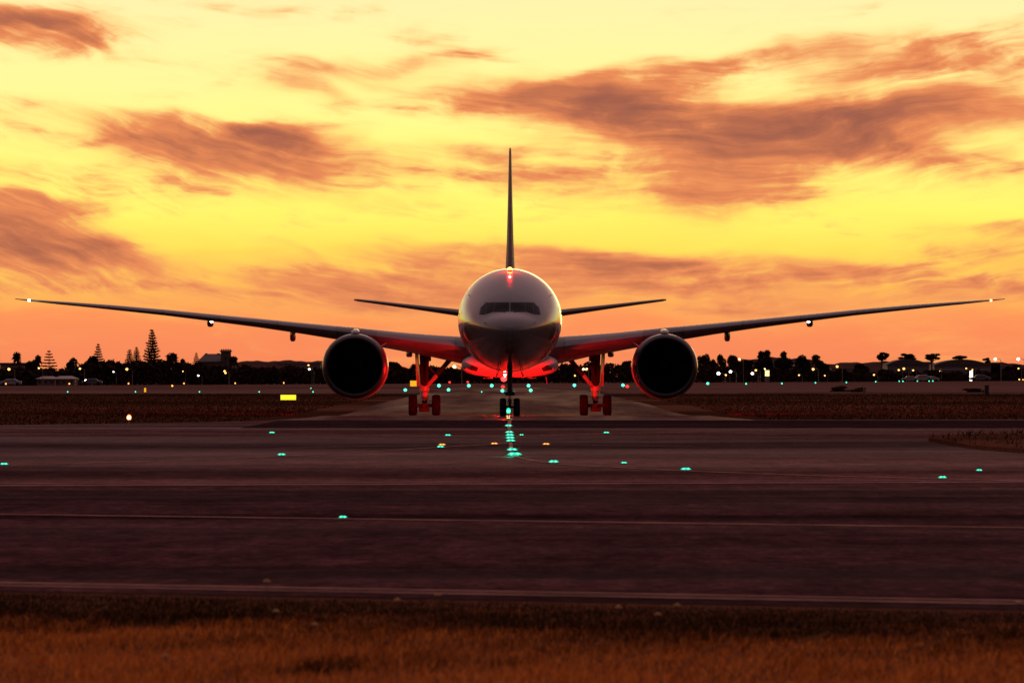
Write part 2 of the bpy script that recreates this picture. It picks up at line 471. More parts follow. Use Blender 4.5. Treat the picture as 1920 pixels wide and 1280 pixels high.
# ------------------------------------------------------------------ ground
def sheet(name, mat, poly_edges, z, label=None, cat=None):
    """poly_edges: list of (y, x_left, x_right); follows the lie of the ground"""
    ys = sorted({y for y, _, _ in poly_edges} | {y for y in YB if poly_edges[0][0] < y < poly_edges[-1][0]})
    yy = [e[0] for e in poly_edges]; xl = [e[1] for e in poly_edges]; xr = [e[2] for e in poly_edges]
    vs, fs = [], []
    for y in ys:
        a, b = np.interp(y, yy, xl), np.interp(y, yy, xr)
        vs += [(a, y, gz(y) + z), ((a + b) / 2, y, gz(y) + z), (b, y, gz(y) + z)]
    for i in range(len(ys) - 1):
        k = 3 * i
        fs += [(k, k + 1, k + 4, k + 3), (k + 1, k + 2, k + 5, k + 4)]
    o = np_mesh(name, vs, fs, mat)
    tag(o, kind='structure')
    return o

sheet('ground', M['soil'], [(-200, -4000, 4000), (9000, -4000, 4000)], 0.0)
# the wide junction of pavements between the verge and the airliner
def near_edge(x): return 66.6 - 0.505 * x          # verge side of the nearest taxiway
xs = [-110, -60, -30, -15, -8, 0, 8, 15, 30, 60, 110]
far_edge = lambda x: float(np.interp(x, [-110, -60, -24.7, -15, -12.6, 12.8, 16, 30, 110], [262, 280, 297, 318, 331, 332, 333, 334, 336]))
vs, fs = [], []
rows = 26
xs = sorted(set(xs) | {-24.7, -12.6, 12.8, 16, 22, 45})
for x in xs:
    for k in range(rows + 1):
        y = max(8.0, near_edge(x)) + (far_edge(x) - max(8.0, near_edge(x))) * k / rows
        vs.append((x, y, 0.012))
for i in range(len(xs) - 1):
    for k in range(rows):
        a = i * (rows + 1) + k
        fs.append((a, a + rows + 1, a + rows + 2, a + 1))
o = np_mesh('junction_pavement', vs, fs, M['asphalt_mid']); tag(o, kind='structure')
# nearest taxiway, darker, running obliquely across the view
def band(name, mat, y0, s0, y1, s1, x0, x1, z, n=24, curve=None):
    vs, fs = [], []
    for i in range(n + 1):
        x = x0 + (x1 - x0) * i / n
        vs += [(x, y0 + s0 * x, z), (x, y1 + s1 * x, z)]
    fs = [(2 * i, 2 * i + 2, 2 * i + 3, 2 * i + 1) for i in range(n)]
    o = np_mesh(name, vs, fs, mat); tag(o, kind='structure'); return o
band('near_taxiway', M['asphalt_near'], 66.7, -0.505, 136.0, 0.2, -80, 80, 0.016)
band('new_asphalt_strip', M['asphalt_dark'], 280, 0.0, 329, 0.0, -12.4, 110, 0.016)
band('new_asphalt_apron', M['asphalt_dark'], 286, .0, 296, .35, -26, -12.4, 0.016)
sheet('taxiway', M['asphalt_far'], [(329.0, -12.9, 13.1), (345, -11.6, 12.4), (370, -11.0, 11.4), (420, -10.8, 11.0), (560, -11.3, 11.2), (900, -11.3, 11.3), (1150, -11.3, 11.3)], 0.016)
M['pale_grass'] = ground_mat('pale_dry_grass', (.10, .052, .040), (.20, .106, .080), .95, 0, 0.02, (.003, .008), 1.0, .4, (.36, .64), .3)
sheet('far_grassland', M['pale_grass'], [(820, -1500, -13), (955, -1500, -13)], 0.006)
sheet('far_grassland', M['pale_grass'], [(820, 13, 1500), (955, 13, 1500)], 0.006)
sheet('far_grassland', M['pale_grass'], [(1045, -2500, 2500), (2600, -2500, 2500)], 0.006)
sheet('far_runway', M['strip'], [(960, -900, 900), (1040, -900, 900)], 0.012)
sheet('cross_taxiway', M['strip'], [(790, -700, 30), (815, -700, 30)], 0.008)
sheet('service_road', M['strip'], [(770, 40, 900), (792, 40, 900)], 0.008)

def ribbon(name, pts, w, mat, z):
    """painted line along points in plan, following the ground"""
    vs, fs = [], []
    P = [Vector((p[0], p[1])) for p in pts]
    for i, p in enumerate(P):
        d = (P[min(i + 1, len(P) - 1)] - P[max(i - 1, 0)]).normalized()
        n = Vector((-d.y, d.x)) * w / 2 * (.25 + .75 * abs(d.x))
        for q in (p - n, p + n): vs.append((q.x, q.y, gz(q.y) + z))
    fs = [(2 * i, 2 * i + 2, 2 * i + 3, 2 * i + 1) for i in range(len(P) - 1)]
    o = np_mesh(name, vs, fs, mat); tag(o, kind='structure'); return o

def gp(px, py):
    Y = gy(py); return (xz(px, py, Y)[0], Y)

def smooth_pts(pts, n=10):
    out = []
    P = [pts[0]] + list(pts) + [pts[-1]]
    for i in range(1, len(P) - 2):
        for k in range(n):
            t = k / n
            p0, p1, p2, p3 = P[i - 1], P[i], P[i + 1], P[i + 2]
            out.append(tuple(0.5 * ((2 * p1[j]) + (-p0[j] + p2[j]) * t + (2 * p0[j] - 5 * p1[j] + 4 * p2[j] - p3[j]) * t * t + (-p0[j] + 3 * p1[j] - 3 * p2[j] + p3[j]) * t ** 3) for j in (0, 1)))
    out.append(pts[-1]); return out

ZM = 0.024
ln = lambda y0, s, x0, x1: [(x, y0 + s * x) for x in np.linspace(x0, x1, 20)]
ribbon('taxiway_edge_line', ln(68.0, -.505, -70, 70), .28, M['marking'], ZM)
ribbon('taxiway_edge_line', ln(68.9, -.505, -70, 70), .28, M['marking'], ZM)
ribbon('taxiway_centre_line', ln(102.2, -.555, -70, 70), .42, M['marking'], ZM)
ribbon('taxiway_edge_line', ln(137.0, .2, -70, 70), 1.0, M['white_mark'], ZM)
ribbon('taxiway_edge_line', ln(139.6, .2, -70, 70), .6, M['white_mark'], ZM)
ribbon('lead_in_line', smooth_pts([gp(8, 873), gp(300, 865), gp(528, 856), gp(700, 847), gp(826, 839), gp(927, 833), gp(955, 826), gp(954, 800), (-.15, 340), (-.15, 380), (-.15, 500), (-.15, 780)]), .5, M['marking'], ZM)
ribbon('lead_in_line', smooth_pts([(-.1, 330), gp(955, 815), gp(958, 835), gp(964, 855), gp(1038, 870), gp(1150, 877), gp(1286, 884), gp(1500, 892), gp(1767, 899), gp(1920, 903), gp(2300, 906)]), .5, M['marking'], ZM + .004)
ribbon('lead_in_line', smooth_pts([gp(1600, 803), gp(1137, 814), gp(978, 818), gp(840, 819), gp(510, 815), gp(-300, 815)]), .55, M['marking'], ZM + .008)
ribbon('holding_line', smooth_pts([gp(520, 841), gp(826, 836), gp(1024, 835), gp(1300, 838)]), .3, M['marking'], ZM + .012)
# low raised lawn island on the right between two pavements
pts = smooth_pts([(15.3, 226), (15.1, 209), (15.4, 196), (17, 187), (22, 181), (32, 177), (60, 174), (62, 232), (32, 243), (20, 239), (15.3, 226)], 5)[:-1]
isl = MB()
top = [(x, y, .14) for x, y in pts]; cx = sum(p[0] for p in pts) / len(pts); cy = sum(p[1] for p in pts) / len(pts)
inn = [(cx + (x - cx) * .97, cy + (y - cy) * .97, .22) for x, y in pts]
bot = [(x, y, .0) for x, y in pts]
isl.loft([bot, top, inn])
tag(isl.build('grass_island', M['soil'], smooth=False), kind='structure')

# ------------------------------------------------------------------ grass
M['verge'] = grass_mat('verge_grass', (.040, .022, .006), (.30, .094, .020), (.80, .265, .052), .35)
M['field'] = grass_mat('field_grass', (.034, .016, .008), (.095, .038, .017), (.18, .074, .034), .02)

def blades(name, x, y, z, h, w, lean, tint, mat, label):
    n = len(x); a = rng.uniform(0, 2 * np.pi, n)
    # ribbons turned mostly broadside to the view but at random
    ax, ay = np.cos(a), np.sin(a)
    la = rng.uniform(0, 2 * np.pi, n); lx, ly = np.cos(la) * lean * h + 0.12 * h, np.sin(la) * lean * h
    v = np.zeros((n, 5, 3), np.float32)
    for k, (sx, t, wd) in enumerate(((-1, 0, 1), (1, 0, 1), (1, .55, .7), (-1, .55, .7), (0, 1, 0))):
        v[:, k, 0] = x + ax * w * .5 * sx * wd + lx * t * t
        v[:, k, 1] = y + ay * w * .5 * sx * wd + ly * t * t
        v[:, k, 2] = z + h * t * (1 - .15 * t * lean)
    i = np.arange(n)[:, None] * 5
    tri = np.concatenate([i + np.array([[0, 1, 2]]), i + np.array([[0, 2, 3]]), i + np.array([[3, 2, 4]])])
    o = np_mesh(name, v.reshape(-1, 3), tri, mat, attr=np.repeat(tint, 5))
    tag(o, label, None, None, 'stuff'); return o

# verge: dark weeds by the pavement, dry stalks nearer the camera
N = 230000
x = rng.uniform(-11, 11, N); y = rng.uniform(44, 74, N)
edge = 65.7 - 0.505 * x + rng.normal(0, .35, N)
keep = (y < edge) & (np.abs(x) < 3.0 + y * 0.088 + 1.2)
x, y = x[keep], y[keep]
edge = 65.7 - 0.505 * x
dist = edge - y
clump = np.sin(x * 2.1 + 1.3 * np.sin(y * 1.7)) * np.sin(y * 1.3 + np.sin(x * 1.1)) + .6 * np.sin(x * 5.3 + y * 2.2) * np.sin(y * 3.9 - x)
patch = np.sin(x * .62 + 1.4 * np.sin(y * .31 + 1)) * np.cos(y * .43 - x * .22) + .5 * np.sin(x * 1.7 - y * .9)
tuft = np.zeros(len(x), np.float32)
for k in range(420):      # single tufts and bare spots
    bx, by = rng.uniform(-9, 9), rng.uniform(45, 70); rx_, ry_ = rng.uniform(.10, .30), rng.uniform(.3, 1.1)
    near = (np.abs(x - bx) < 3 * rx_) & (np.abs(y - by) < 3 * ry_)
    tuft[near] += rng.uniform(-.5, .55) * np.exp(-((x[near] - bx) / rx_) ** 2 - ((y[near] - by) / ry_) ** 2)
weed = np.clip(.44 + (8.4 - dist) / 12.0 + .22 * clump + .30 * patch + tuft, 0, 1)
h = (rng.gamma(5, .0075, len(x)) * np.clip(1 + .5 * clump + .9 * tuft, .35, 2.4) + .015) * np.clip(.3 + dist / 9, .3, 1.15)
h = np.where(rng.random(len(x)) < .012, h * 2.2, h)
tint = np.clip(.60 + .028 * dist - .85 * weed + .12 * clump + rng.normal(0, .2, len(x)), -.3, 1.1)
blades('verge_grass', x, y, np.zeros(len(x)), np.clip(h, .02, .42), rng.uniform(.006, .016, len(x)), rng.uniform(.2, .9, len(x)), tint, M['verge'], None)
tag(bpy.data.objects['verge_grass'], 'dry brown grass verge along the bottom of the picture')

# field grass behind the junction, both sides of the taxiway
N = 150000
x = rng.uniform(-1, 1, N); y = 262 + (rng.random(N) ** 1.6) * 520
x = x * (y * .088 + 8)
le = np.interp(x, [-110, -60, -24.7, -15, -12.6, 12.8, 16, 30, 110], [262, 280, 297, 318, 331, 332, 333, 334, 336])
keep = (y > le + .3) & ((np.abs(x) > 13.4) | (y < 331)) & ~((y > 770) & (y < 815))
keep &= ~((np.abs(x) < 14) & (y > 325))
x, y = x[keep], y[keep]
cl = np.sin(x * .21 + np.sin(y * .05)) * np.sin(y * .045 + .8)
h = rng.gamma(4, .018, len(x)) * (1 + .5 * cl) + .03
blades('field_grass', x, y, np.array([gz(q) for q in y]), np.clip(h, .03, .3), rng.uniform(.05, .14, len(x)), rng.uniform(.4, 1.2, len(x)), np.clip(.5 + .2 * cl + rng.normal(0, .2, len(x)), 0, 1), M['field'], 'rough dry grass of the airfield beside the taxiway')
# the island's own grass
N = 9000
x = rng.uniform(15, 60, N); y = rng.uniform(172, 248, N)
from mathutils.geometry import intersect_point_line
def inside(px_, py_):
    c = np.zeros(len(px_), bool); n = len(pts)
    for i in range(n):
        x1, y1 = pts[i]; x2, y2 = pts[(i + 1) % n]
        if y1 == y2: continue
        c ^= ((y1 > py_) != (y2 > py_)) & (px_ < (x2 - x1) * (py_ - y1) / (y2 - y1) + x1)
    return c
k = inside(x, y); x, y = x[k], y[k]
blades('island_grass', x, y, np.full(len(x), .16), rng.gamma(4, .035, len(x)) + .04, rng.uniform(.03, .08, len(x)), rng.uniform(.2, .8, len(x)), rng.random(len(x)), M['field'], 'dark grass on the lawn island between pavements at right')

# small pale flower heads standing in the verge
M['flower'] = paint('pale_flower', (.42, .25, .09), .8, vary=.3, scale=20)
M['stalk'] = paint('flower_stalk', (.07, .05, .02), .8)
FL = [(500, 1090, 'tall pale weed flower standing alone in front of the double yellow line'),
      (517, 1146, 'pale weed flower in dark grass below the tall lone flower'),
      (590, 1171, 'pale weed flower leaning in the dark middle of the verge'),
      (310, 1230, 'low pale weed flower in dry grass towards the bottom left'),
      (1270, 1135, 'bright yellow weed flower on the verge edge right of centre'),
      (1233, 1152, 'small yellow weed flower just below the bright one on the verge edge'),
      (1160, 1139, 'small yellow weed flower left of the bright one on the verge edge'),
      (1910, 1130, 'yellow weed flower at the right end of the verge edge'),
      (745, 1125, 'faint pale weed flower at the verge edge below the nose wheel'),
      (820, 1115, 'faint pale weed flower touching the double line near the centre')]
for (px, py, lab) in FL:
    Y = 60.0 if py < 1140 else gy(py + 22)
    fx, fz = xz(px, py, Y)
    r_ = empty('weed_flower', (fx, Y, 0), lab, 'flower', 'weed flowers in the verge')
    MB().tube((.03, 0, 0), (0, 0, fz), .004, .003, 6).build('stalk', M['stalk'], r_)
    hd = MB()
    for k in range(7):
        a = k * 2 * math.pi / 7
        hd.ball((math.cos(a) * .022, math.sin(a) * .022, fz + .004), .017, 6, 4, .6)
    hd.ball((0, 0, fz + .012), .02, 8, 4, .8)
    hd.build('flower_head', M['flower'], r_)
# arching dry seed stalks lower right
M['straw'] = paint('dry_straw', (.30, .13, .04), .8, vary=.2, scale=8)
SS = [(1120, 1200, 'arching straw stalk left of the others in the lower right verge'), (1200, 1215, 'short bent straw stalk beside the leftmost arching one'),
      (1335, 1205, 'arching straw stalk in the middle of the lower right verge'), (1520, 1185, 'tall arching straw stalk right of the middle one in the verge'),
      (1710, 1205, 'large arching straw stalk with drooping head near the right corner'), (1735, 1200, 'second drooping straw stalk close to the right corner one')]
for (px, py, lab) in SS:
    Y = gy(py + 45); sx, sz = xz(px, py, Y)
    b = MB(); p0 = Vector((-.22, 0, 0)); last = p0
    for k in range(1, 9):
        t = k / 8; p = Vector((-.22 + .36 * t * t, .03 * t, sz * (1.25 * t - .3 * t * t)))
        b.tube(last, p, .006 * (1.1 - .6 * t), .006 * (1.05 - .6 * t), 5); last = p
    for k in range(14):
        t = .62 + .38 * k / 13; p = Vector((-.22 + .36 * t * t, .03 * t, sz * (1.25 * t - .3 * t * t)))
        b.ball(p + Vector((random.uniform(-.012, .02), random.uniform(-.01, .01), random.uniform(-.015, .01))), .010, 5, 3, 1.4)
    o = b.build('straw_stalk', M['straw']); o.location = (sx, Y, 0)
    tag(o, lab, 'grass stalk', 'dry straw stalks in the verge')

# ------------------------------------------------------------------ the airliner (local x = across, y = aft of the nose, z = up)
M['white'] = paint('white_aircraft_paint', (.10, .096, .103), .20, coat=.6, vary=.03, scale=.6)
M['belly'] = paint('grey_belly_paint', (.36, .34, .35), .38, coat=.15, vary=.05, scale=.8)
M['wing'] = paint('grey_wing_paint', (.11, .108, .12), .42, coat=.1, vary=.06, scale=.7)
M['slat'] = paint('slat_metal', (.18, .18, .20), .38, metal=.3, vary=.05)
M['tail'] = paint('dark_tail_paint', (.07, .020, .020), .5)
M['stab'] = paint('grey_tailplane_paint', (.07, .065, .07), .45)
M['nacelle'] = paint('dark_nacelle_paint', (.17, .165, .18), .34, coat=.2, vary=.04)
M['lip'] = paint('polished_lip', (.05, .05, .057), .3, metal=.5)
M['liner'] = paint('inlet_liner', (.006, .005, .005), .8, spec=.1)
M['blade'] = paint('fan_blade', (.007, .007, .008), .5, metal=.3, spec=.2)
M['glass'] = paint('cockpit_glass', (.006, .005, .006), .16, spec=.12, vary=.0)
M['seal'] = paint('window_seal', (.06, .055, .055), .6)
M['tyre'] = paint('tyre_rubber', (.012, .011, .011), .9, spec=.05, vary=.2, scale=6, bump=.2)
M['strut'] = paint('gear_strut_paint', (.42, .42, .42), .35, coat=.2)
M['chrome'] = paint('strut_chrome', (.6, .6, .62), .15, metal=1.0)
M['gear_dark'] = paint('gear_metal_with_shade', (.028, .025, .025), .6, metal=.2, spec=.2)  # dark metal; on the main gear it also paints in upper-leg shade
M['hot'] = paint('exhaust_metal', (.12, .10, .09), .4, metal=.9)
RED = (1.0, .008, .006)

AX, AY = -0.127, 356.0
plane = empty('airliner', (AX, AY, 0), 'twin engined wide-body airliner facing the camera on the taxiway', 'airliner')
ZC = 5.687

PS = [0, .03, .1, .3, .7, 1.2, 1.9, 2.7, 3.4, 4.5, 6.0, 7.5, 9.0, 10.5, 12, 46, 52, 58, 63, 68, 71.5, 73]
PT = [-.70, -.53, -.42, -.22, .02, .20, .42, .96, 1.37, 1.85, 2.38, 2.73, 2.95, 3.06, 3.1, 3.1, 3.1, 3.04, 2.9, 2.65, 2.4, 2.2]
PB = [-.70, -.87, -.99, -1.2, -1.47, -1.70, -1.95, -2.18, -2.36, -2.56, -2.77, -2.93, -3.04, -3.09, -3.1, -3.1, -2.75, -1.8, -.75, .5, 1.4, 1.7]
PW = [.01, .19, .34, .64, 1.02, 1.37, 1.72, 2.03, 2.27, 2.54, 2.80, 2.96, 3.06, 3.1, 3.1, 3.1, 3.05, 2.75, 2.15, 1.35, .6, .2]
PM = [-.70, -.69, -.68, -.64, -.57, -.5, -.40, -.32, -.25, -.18, -.1, -.04, 0, 0, 0, 0, .1, .5, 1.0, 1.6, 1.9, 1.95]
def sm(s, arr):
    # monotone-ish cubic through the stations
    i = int(np.clip(np.searchsorted(PS, s) - 1, 0, len(PS) - 2))
    t = (s - PS[i]) / (PS[i + 1] - PS[i])
    def slope(k):
        if k <= 0 or k >= len(PS) - 1: return 0.0 if k else (arr[1] - arr[0]) / (PS[1] - PS[0])
        a = (arr[k] - arr[k - 1]) / (PS[k] - PS[k - 1]); b = (arr[k + 1] - arr[k]) / (PS[k + 1] - PS[k])
        return 0.0 if a * b <= 0 else 2 * a * b / (a + b)
    h = PS[i + 1] - PS[i]; m0, m1 = slope(i) * h, slope(i + 1) * h
    return ((2 * t ** 3 - 3 * t ** 2 + 1) * arr[i] + (t ** 3 - 2 * t ** 2 + t) * m0 + (-2 * t ** 3 + 3 * t ** 2) * arr[i + 1] + (t ** 3 - t ** 2) * m1)

def ring(s, n=160, grow=0.0):
    T_, B_, W_, Z_ = sm(s, PT), sm(s, PB), sm(s, PW), sm(s, PM)
    out = []
    for i in range(n):
        a = 2 * math.pi * i / n; c, d = math.cos(a), math.sin(a)
        hz = (T_ - Z_) if d >= 0 else (Z_ - B_)
        out.append(((W_ + grow) * c, s, ZC + Z_ + (hz + grow) * d))
    return out

fu = MB()
ss = [0.004, .03, .06, .1, .16, .24, .34, .48, .62, .8, 1.0, 1.2, 1.45, 1.7, 1.95, 2.2, 2.45, 2.7, 3.0, 3.4, 3.9, 4.5, 5.2, 6, 6.8, 7.6, 8.4, 9.2, 10, 11, 12, 16, 20, 26, 32, 40, 46, 49, 52, 55, 58, 61, 63, 65, 68, 70, 71.5, 73]
fu.loft([ring(s) for s in ss])
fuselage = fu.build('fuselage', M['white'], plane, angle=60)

def surf_s(x, z):
    """station where the nose surface passes the front-view point (x, z relative to ZC)"""
    lo, hi = 0.0, 14.0
    for _ in range(40):
        s = (lo + hi) / 2
        T_, B_, W_, Z_ = sm(s, PT), sm(s, PB), sm(s, PW), sm(s, PM)
        hz = (T_ - Z_) if z >= Z_ else (Z_ - B_)
        ins = (x / max(W_, 1e-4)) ** 2 + ((z - Z_) / max(hz, 1e-4)) ** 2 < 1
        if ins: hi = s
        else: lo = s
    return hi

def pane(name, poly, mat, parent, lift=.018, grid=8):
    """a pane bounded by four front-view corners, laid on the nose"""
    mb = MB(); vs = []
    a, b, c, d = [Vector(p) for p in poly]
    for j in range(grid + 1):
        for i in range(grid + 1):
            uu, vv = i / grid, j / grid
            p = a * (1 - uu) * (1 - vv) + b * uu * (1 - vv) + c * uu * vv + d * (1 - uu) * vv
            s = surf_s(p.x, p.y)
            vs.append((p.x * (1 + lift * .3), s - lift, ZC + p.y + lift * .3))
    n = len(vs); k = grid + 1
    back = [(x, y + .05, z - .01) for x, y, z in vs]
    fs = [(j * k + i, j * k + i + 1, (j + 1) * k + i + 1, (j + 1) * k + i) for j in range(grid) for i in range(grid)]
    bnd = [i for i in range(k)] + [j * k + grid for j in range(1, k)] + [grid * k + i for i in range(grid - 1, -1, -1)] + [j * k for j in range(grid - 1, 0, -1)]
    fs += [tuple(n + i for i in reversed(f)) for f in fs]
    fs += [(bnd[i], n + bnd[i], n + bnd[(i + 1) % len(bnd)], bnd[(i + 1) % len(bnd)]) for i in range(len(bnd))]
    mb.add(vs + back, fs)
    return mb.build(name, mat, parent)

for sx in (-1, 1):
    q = lambda pl: [(sx * x, z) for x, z in pl]
    pane('window_surround', q([(.012, .405), (1.02, .385), (.93, .985), (.012, .985)]), M['seal'], fuselage, .008, 10)
    pane('window_surround', q([(1.0, .385), (1.50, .235), (1.47, .965), (.91, .985)]), M['seal'], fuselage, .007, 10)
    pane('window_surround', q([(1.42, .26), (1.80, .25), (1.70, .70), (1.38, .965)]), M['seal'], fuselage, .008, 10)
    pane('cockpit_window', q([(.05, .445), (.93, .43), (.84, .945), (.05, .95)]), M['glass'], fuselage, .022)
    pane('cockpit_window', q([(.975, .425), (1.38, .315), (1.33, .935), (.885, .945)]), M['glass'], fuselage, .022)
    pane('cockpit_window', q([(1.43, .305), (1.735, .285), (1.65, .67), (1.385, .915)]), M['glass'], fuselage, .022)
    # wiper, pitot probe and vane
    w = MB(); s0 = surf_s(.25, .40)
    w.tube((sx * .25, s0 - .05, ZC + .40), (sx * .62, surf_s(.62, .47) - .06, ZC + .47), .014, .010, 6)
    w.build('wiper', M['seal'], fuselage)
    for (px_, pz_) in ((2.38, 1.45), (1.42, -.22), (2.2, -.6)):
        s0 = surf_s(px_, pz_); p = MB()
        p.tube((sx * px_ * .99, s0, ZC + pz_), (sx * (px_ + .10), s0 - .05, ZC + pz_), .02, .014, 6)
        p.tube((sx * (px_ + .10), s0 - .05, ZC + pz_), (sx * (px_ + .10), s0 - .30, ZC + pz_), .014, .008, 6)
        p.build('pitot_probe', M['gear_dark'], fuselage)

# wing-body fairing
fa = MB(); rings = []
for (s, hw, zb, zt) in [(21.15, 1.75, 2.86, 3.2), (21.45, 2.10, 2.70, 3.36), (21.75, 2.45, 2.54, 3.5), (22.05, 2.76, 2.39, 3.64), (22.28, 2.955, 2.30, 3.74), (22.55, 2.985, 2.285, 3.78), (27, 2.99, 2.28, 3.8), (34, 2.99, 2.27, 3.8), (42, 2.96, 2.28, 3.8), (46, 2.8, 2.45, 3.8), (50, 2.3, 2.75, 3.8)]:
    r_ = []
    for i in range(56):
        a = 2 * math.pi * i / 56; c, d = math.cos(a), math.sin(a); e = 2 / 2.7
        zc = (zb + zt) / 2
        r_.append((hw * math.copysign(abs(c) ** e, c), s, zc + (zt - zb) / 2 * math.copysign(abs(d) ** e, d)))
    rings.append(r_)
fa.loft(rings)
fairing = fa.build('wing_fairing', M['belly'], plane, angle=70)
for sx in (-1, 1):
    b = MB(); b.box((sx * 2.20, 21.30, 2.83), (.44, .5, .26), Matrix.Rotation(sx * R(-24), 3, 'Y'), .03)
    b.build('air_inlet', M['liner'], fairing)
    for (x0, z0) in ((2.62, 2.86), (2.80, 3.02), (2.90, 3.16)):
        g = MB(); g.box((sx * x0, 21.8 + (x0 - 2.6) * 3, z0), (.05, .35, .22), Matrix.Rotation(sx * R(-35), 3, 'Y'), .01)
        g.build('access_fairing', M['belly'], fairing)
    an = MB(); an.tube((sx * 1.35, 25.5, 2.30), (sx * 1.35, 25.6, 2.235), .05, .03, 6); an.box((sx * 1.35, 25.6, 2.22), (.62, .10, .025))
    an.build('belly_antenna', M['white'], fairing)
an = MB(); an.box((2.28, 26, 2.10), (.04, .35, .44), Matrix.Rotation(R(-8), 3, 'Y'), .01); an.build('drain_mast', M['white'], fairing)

# aerofoil lofts
def foil(n=13):
    """unit section: closed loop of (chord fraction, thickness fraction -1..1)"""
    xs_ = [(1 - math.cos(math.pi * i / n)) / 2 for i in range(n + 1)]
    yt = lambda x: (0.2969 * math.sqrt(x) - .126 * x - .3516 * x * x + .2843 * x ** 3 - .1015 * x ** 4) / 0.1 * 0.5
    up = [(x, yt(x)) for x in xs_]; lo = [(x, -yt(x)) for x in reversed(xs_[1:-1])]
    return up + lo
FO = foil()
#        x     sLE    chord  thick  zLE    zTE
WST = [(2.2, 23.0, 14.4, 1.75, 4.06, 3.10), (3.1, 24.0, 13.6, 1.55, 4.18, 3.22), (5.0, 25.3, 12.3, 1.27, 4.42, 3.62), (6.7, 26.5, 11.0, 1.08, 4.64, 3.94),
       (9.6, 28.5, 8.95, .85, 5.04, 4.46), (13, 30.8, 8.0, .66, 5.42, 5.02), (16, 32.9, 7.0, .54, 5.75, 5.48), (19.35, 35.2, 5.95, .45, 6.10, 5.97),
       (22.1, 37.1, 5.1, .38, 6.40, 6.33), (25.6, 39.5, 4.0, .31, 6.74, 6.72), (28.2, 41.3, 3.15, .22, 6.98, 6.98), (29.8, 42.5, 2.65, .17, 7.12, 7.12),
       (30.6, 43.3, 2.2, .135, 7.20, 7.20), (31.4, 44.5, 1.5, .10, 7.28, 7.28), (32.0, 45.7, .9, .07, 7.35, 7.35), (32.4, 46.7, .42, .05, 7.40, 7.40)]
def wst(x):
    xs_ = [w[0] for w in WST]
    return [float(np.interp(x, xs_, [w[k] for w in WST])) for k in range(1, 6)]
def wing_ring(x, sx):
    sl, c, t, zl, zt = wst(x)
    return [(sx * x, sl + f * c, zl + (zt - zl) * f + .02 * c * math.sin(math.pi * min(1, f * 1.0)) * .5 + y * t) for f, y in FO]

# lamps of the airliner
M['l_red'] = lamp_mat('red_beacon_glow', (1.0, .05, .045), 3.0)
M['l_redtop'] = lamp_mat('upper_beacon_glow', (1.0, .42, .09), 5.0)
M['l_green'] = lamp_mat('navigation_green_glow', (.35, 1.0, .75), 18.0)
M['l_white'] = lamp_mat('white_lamp_glow', (1.0, .86, .70), 18.0)
M['l_nav_red'] = lamp_mat('navigation_red_glow', (1.0, .30, .12), 7.0)

def point_light(name, loc, col, energy, radius, parent):
    d = bpy.data.lights.new(name, 'POINT'); d.color = col; d.energy = energy; d.shadow_soft_size = radius
    o = bpy.data.objects.new(name, d); COL.objects.link(o); o.location = loc; o.parent = parent
    return o

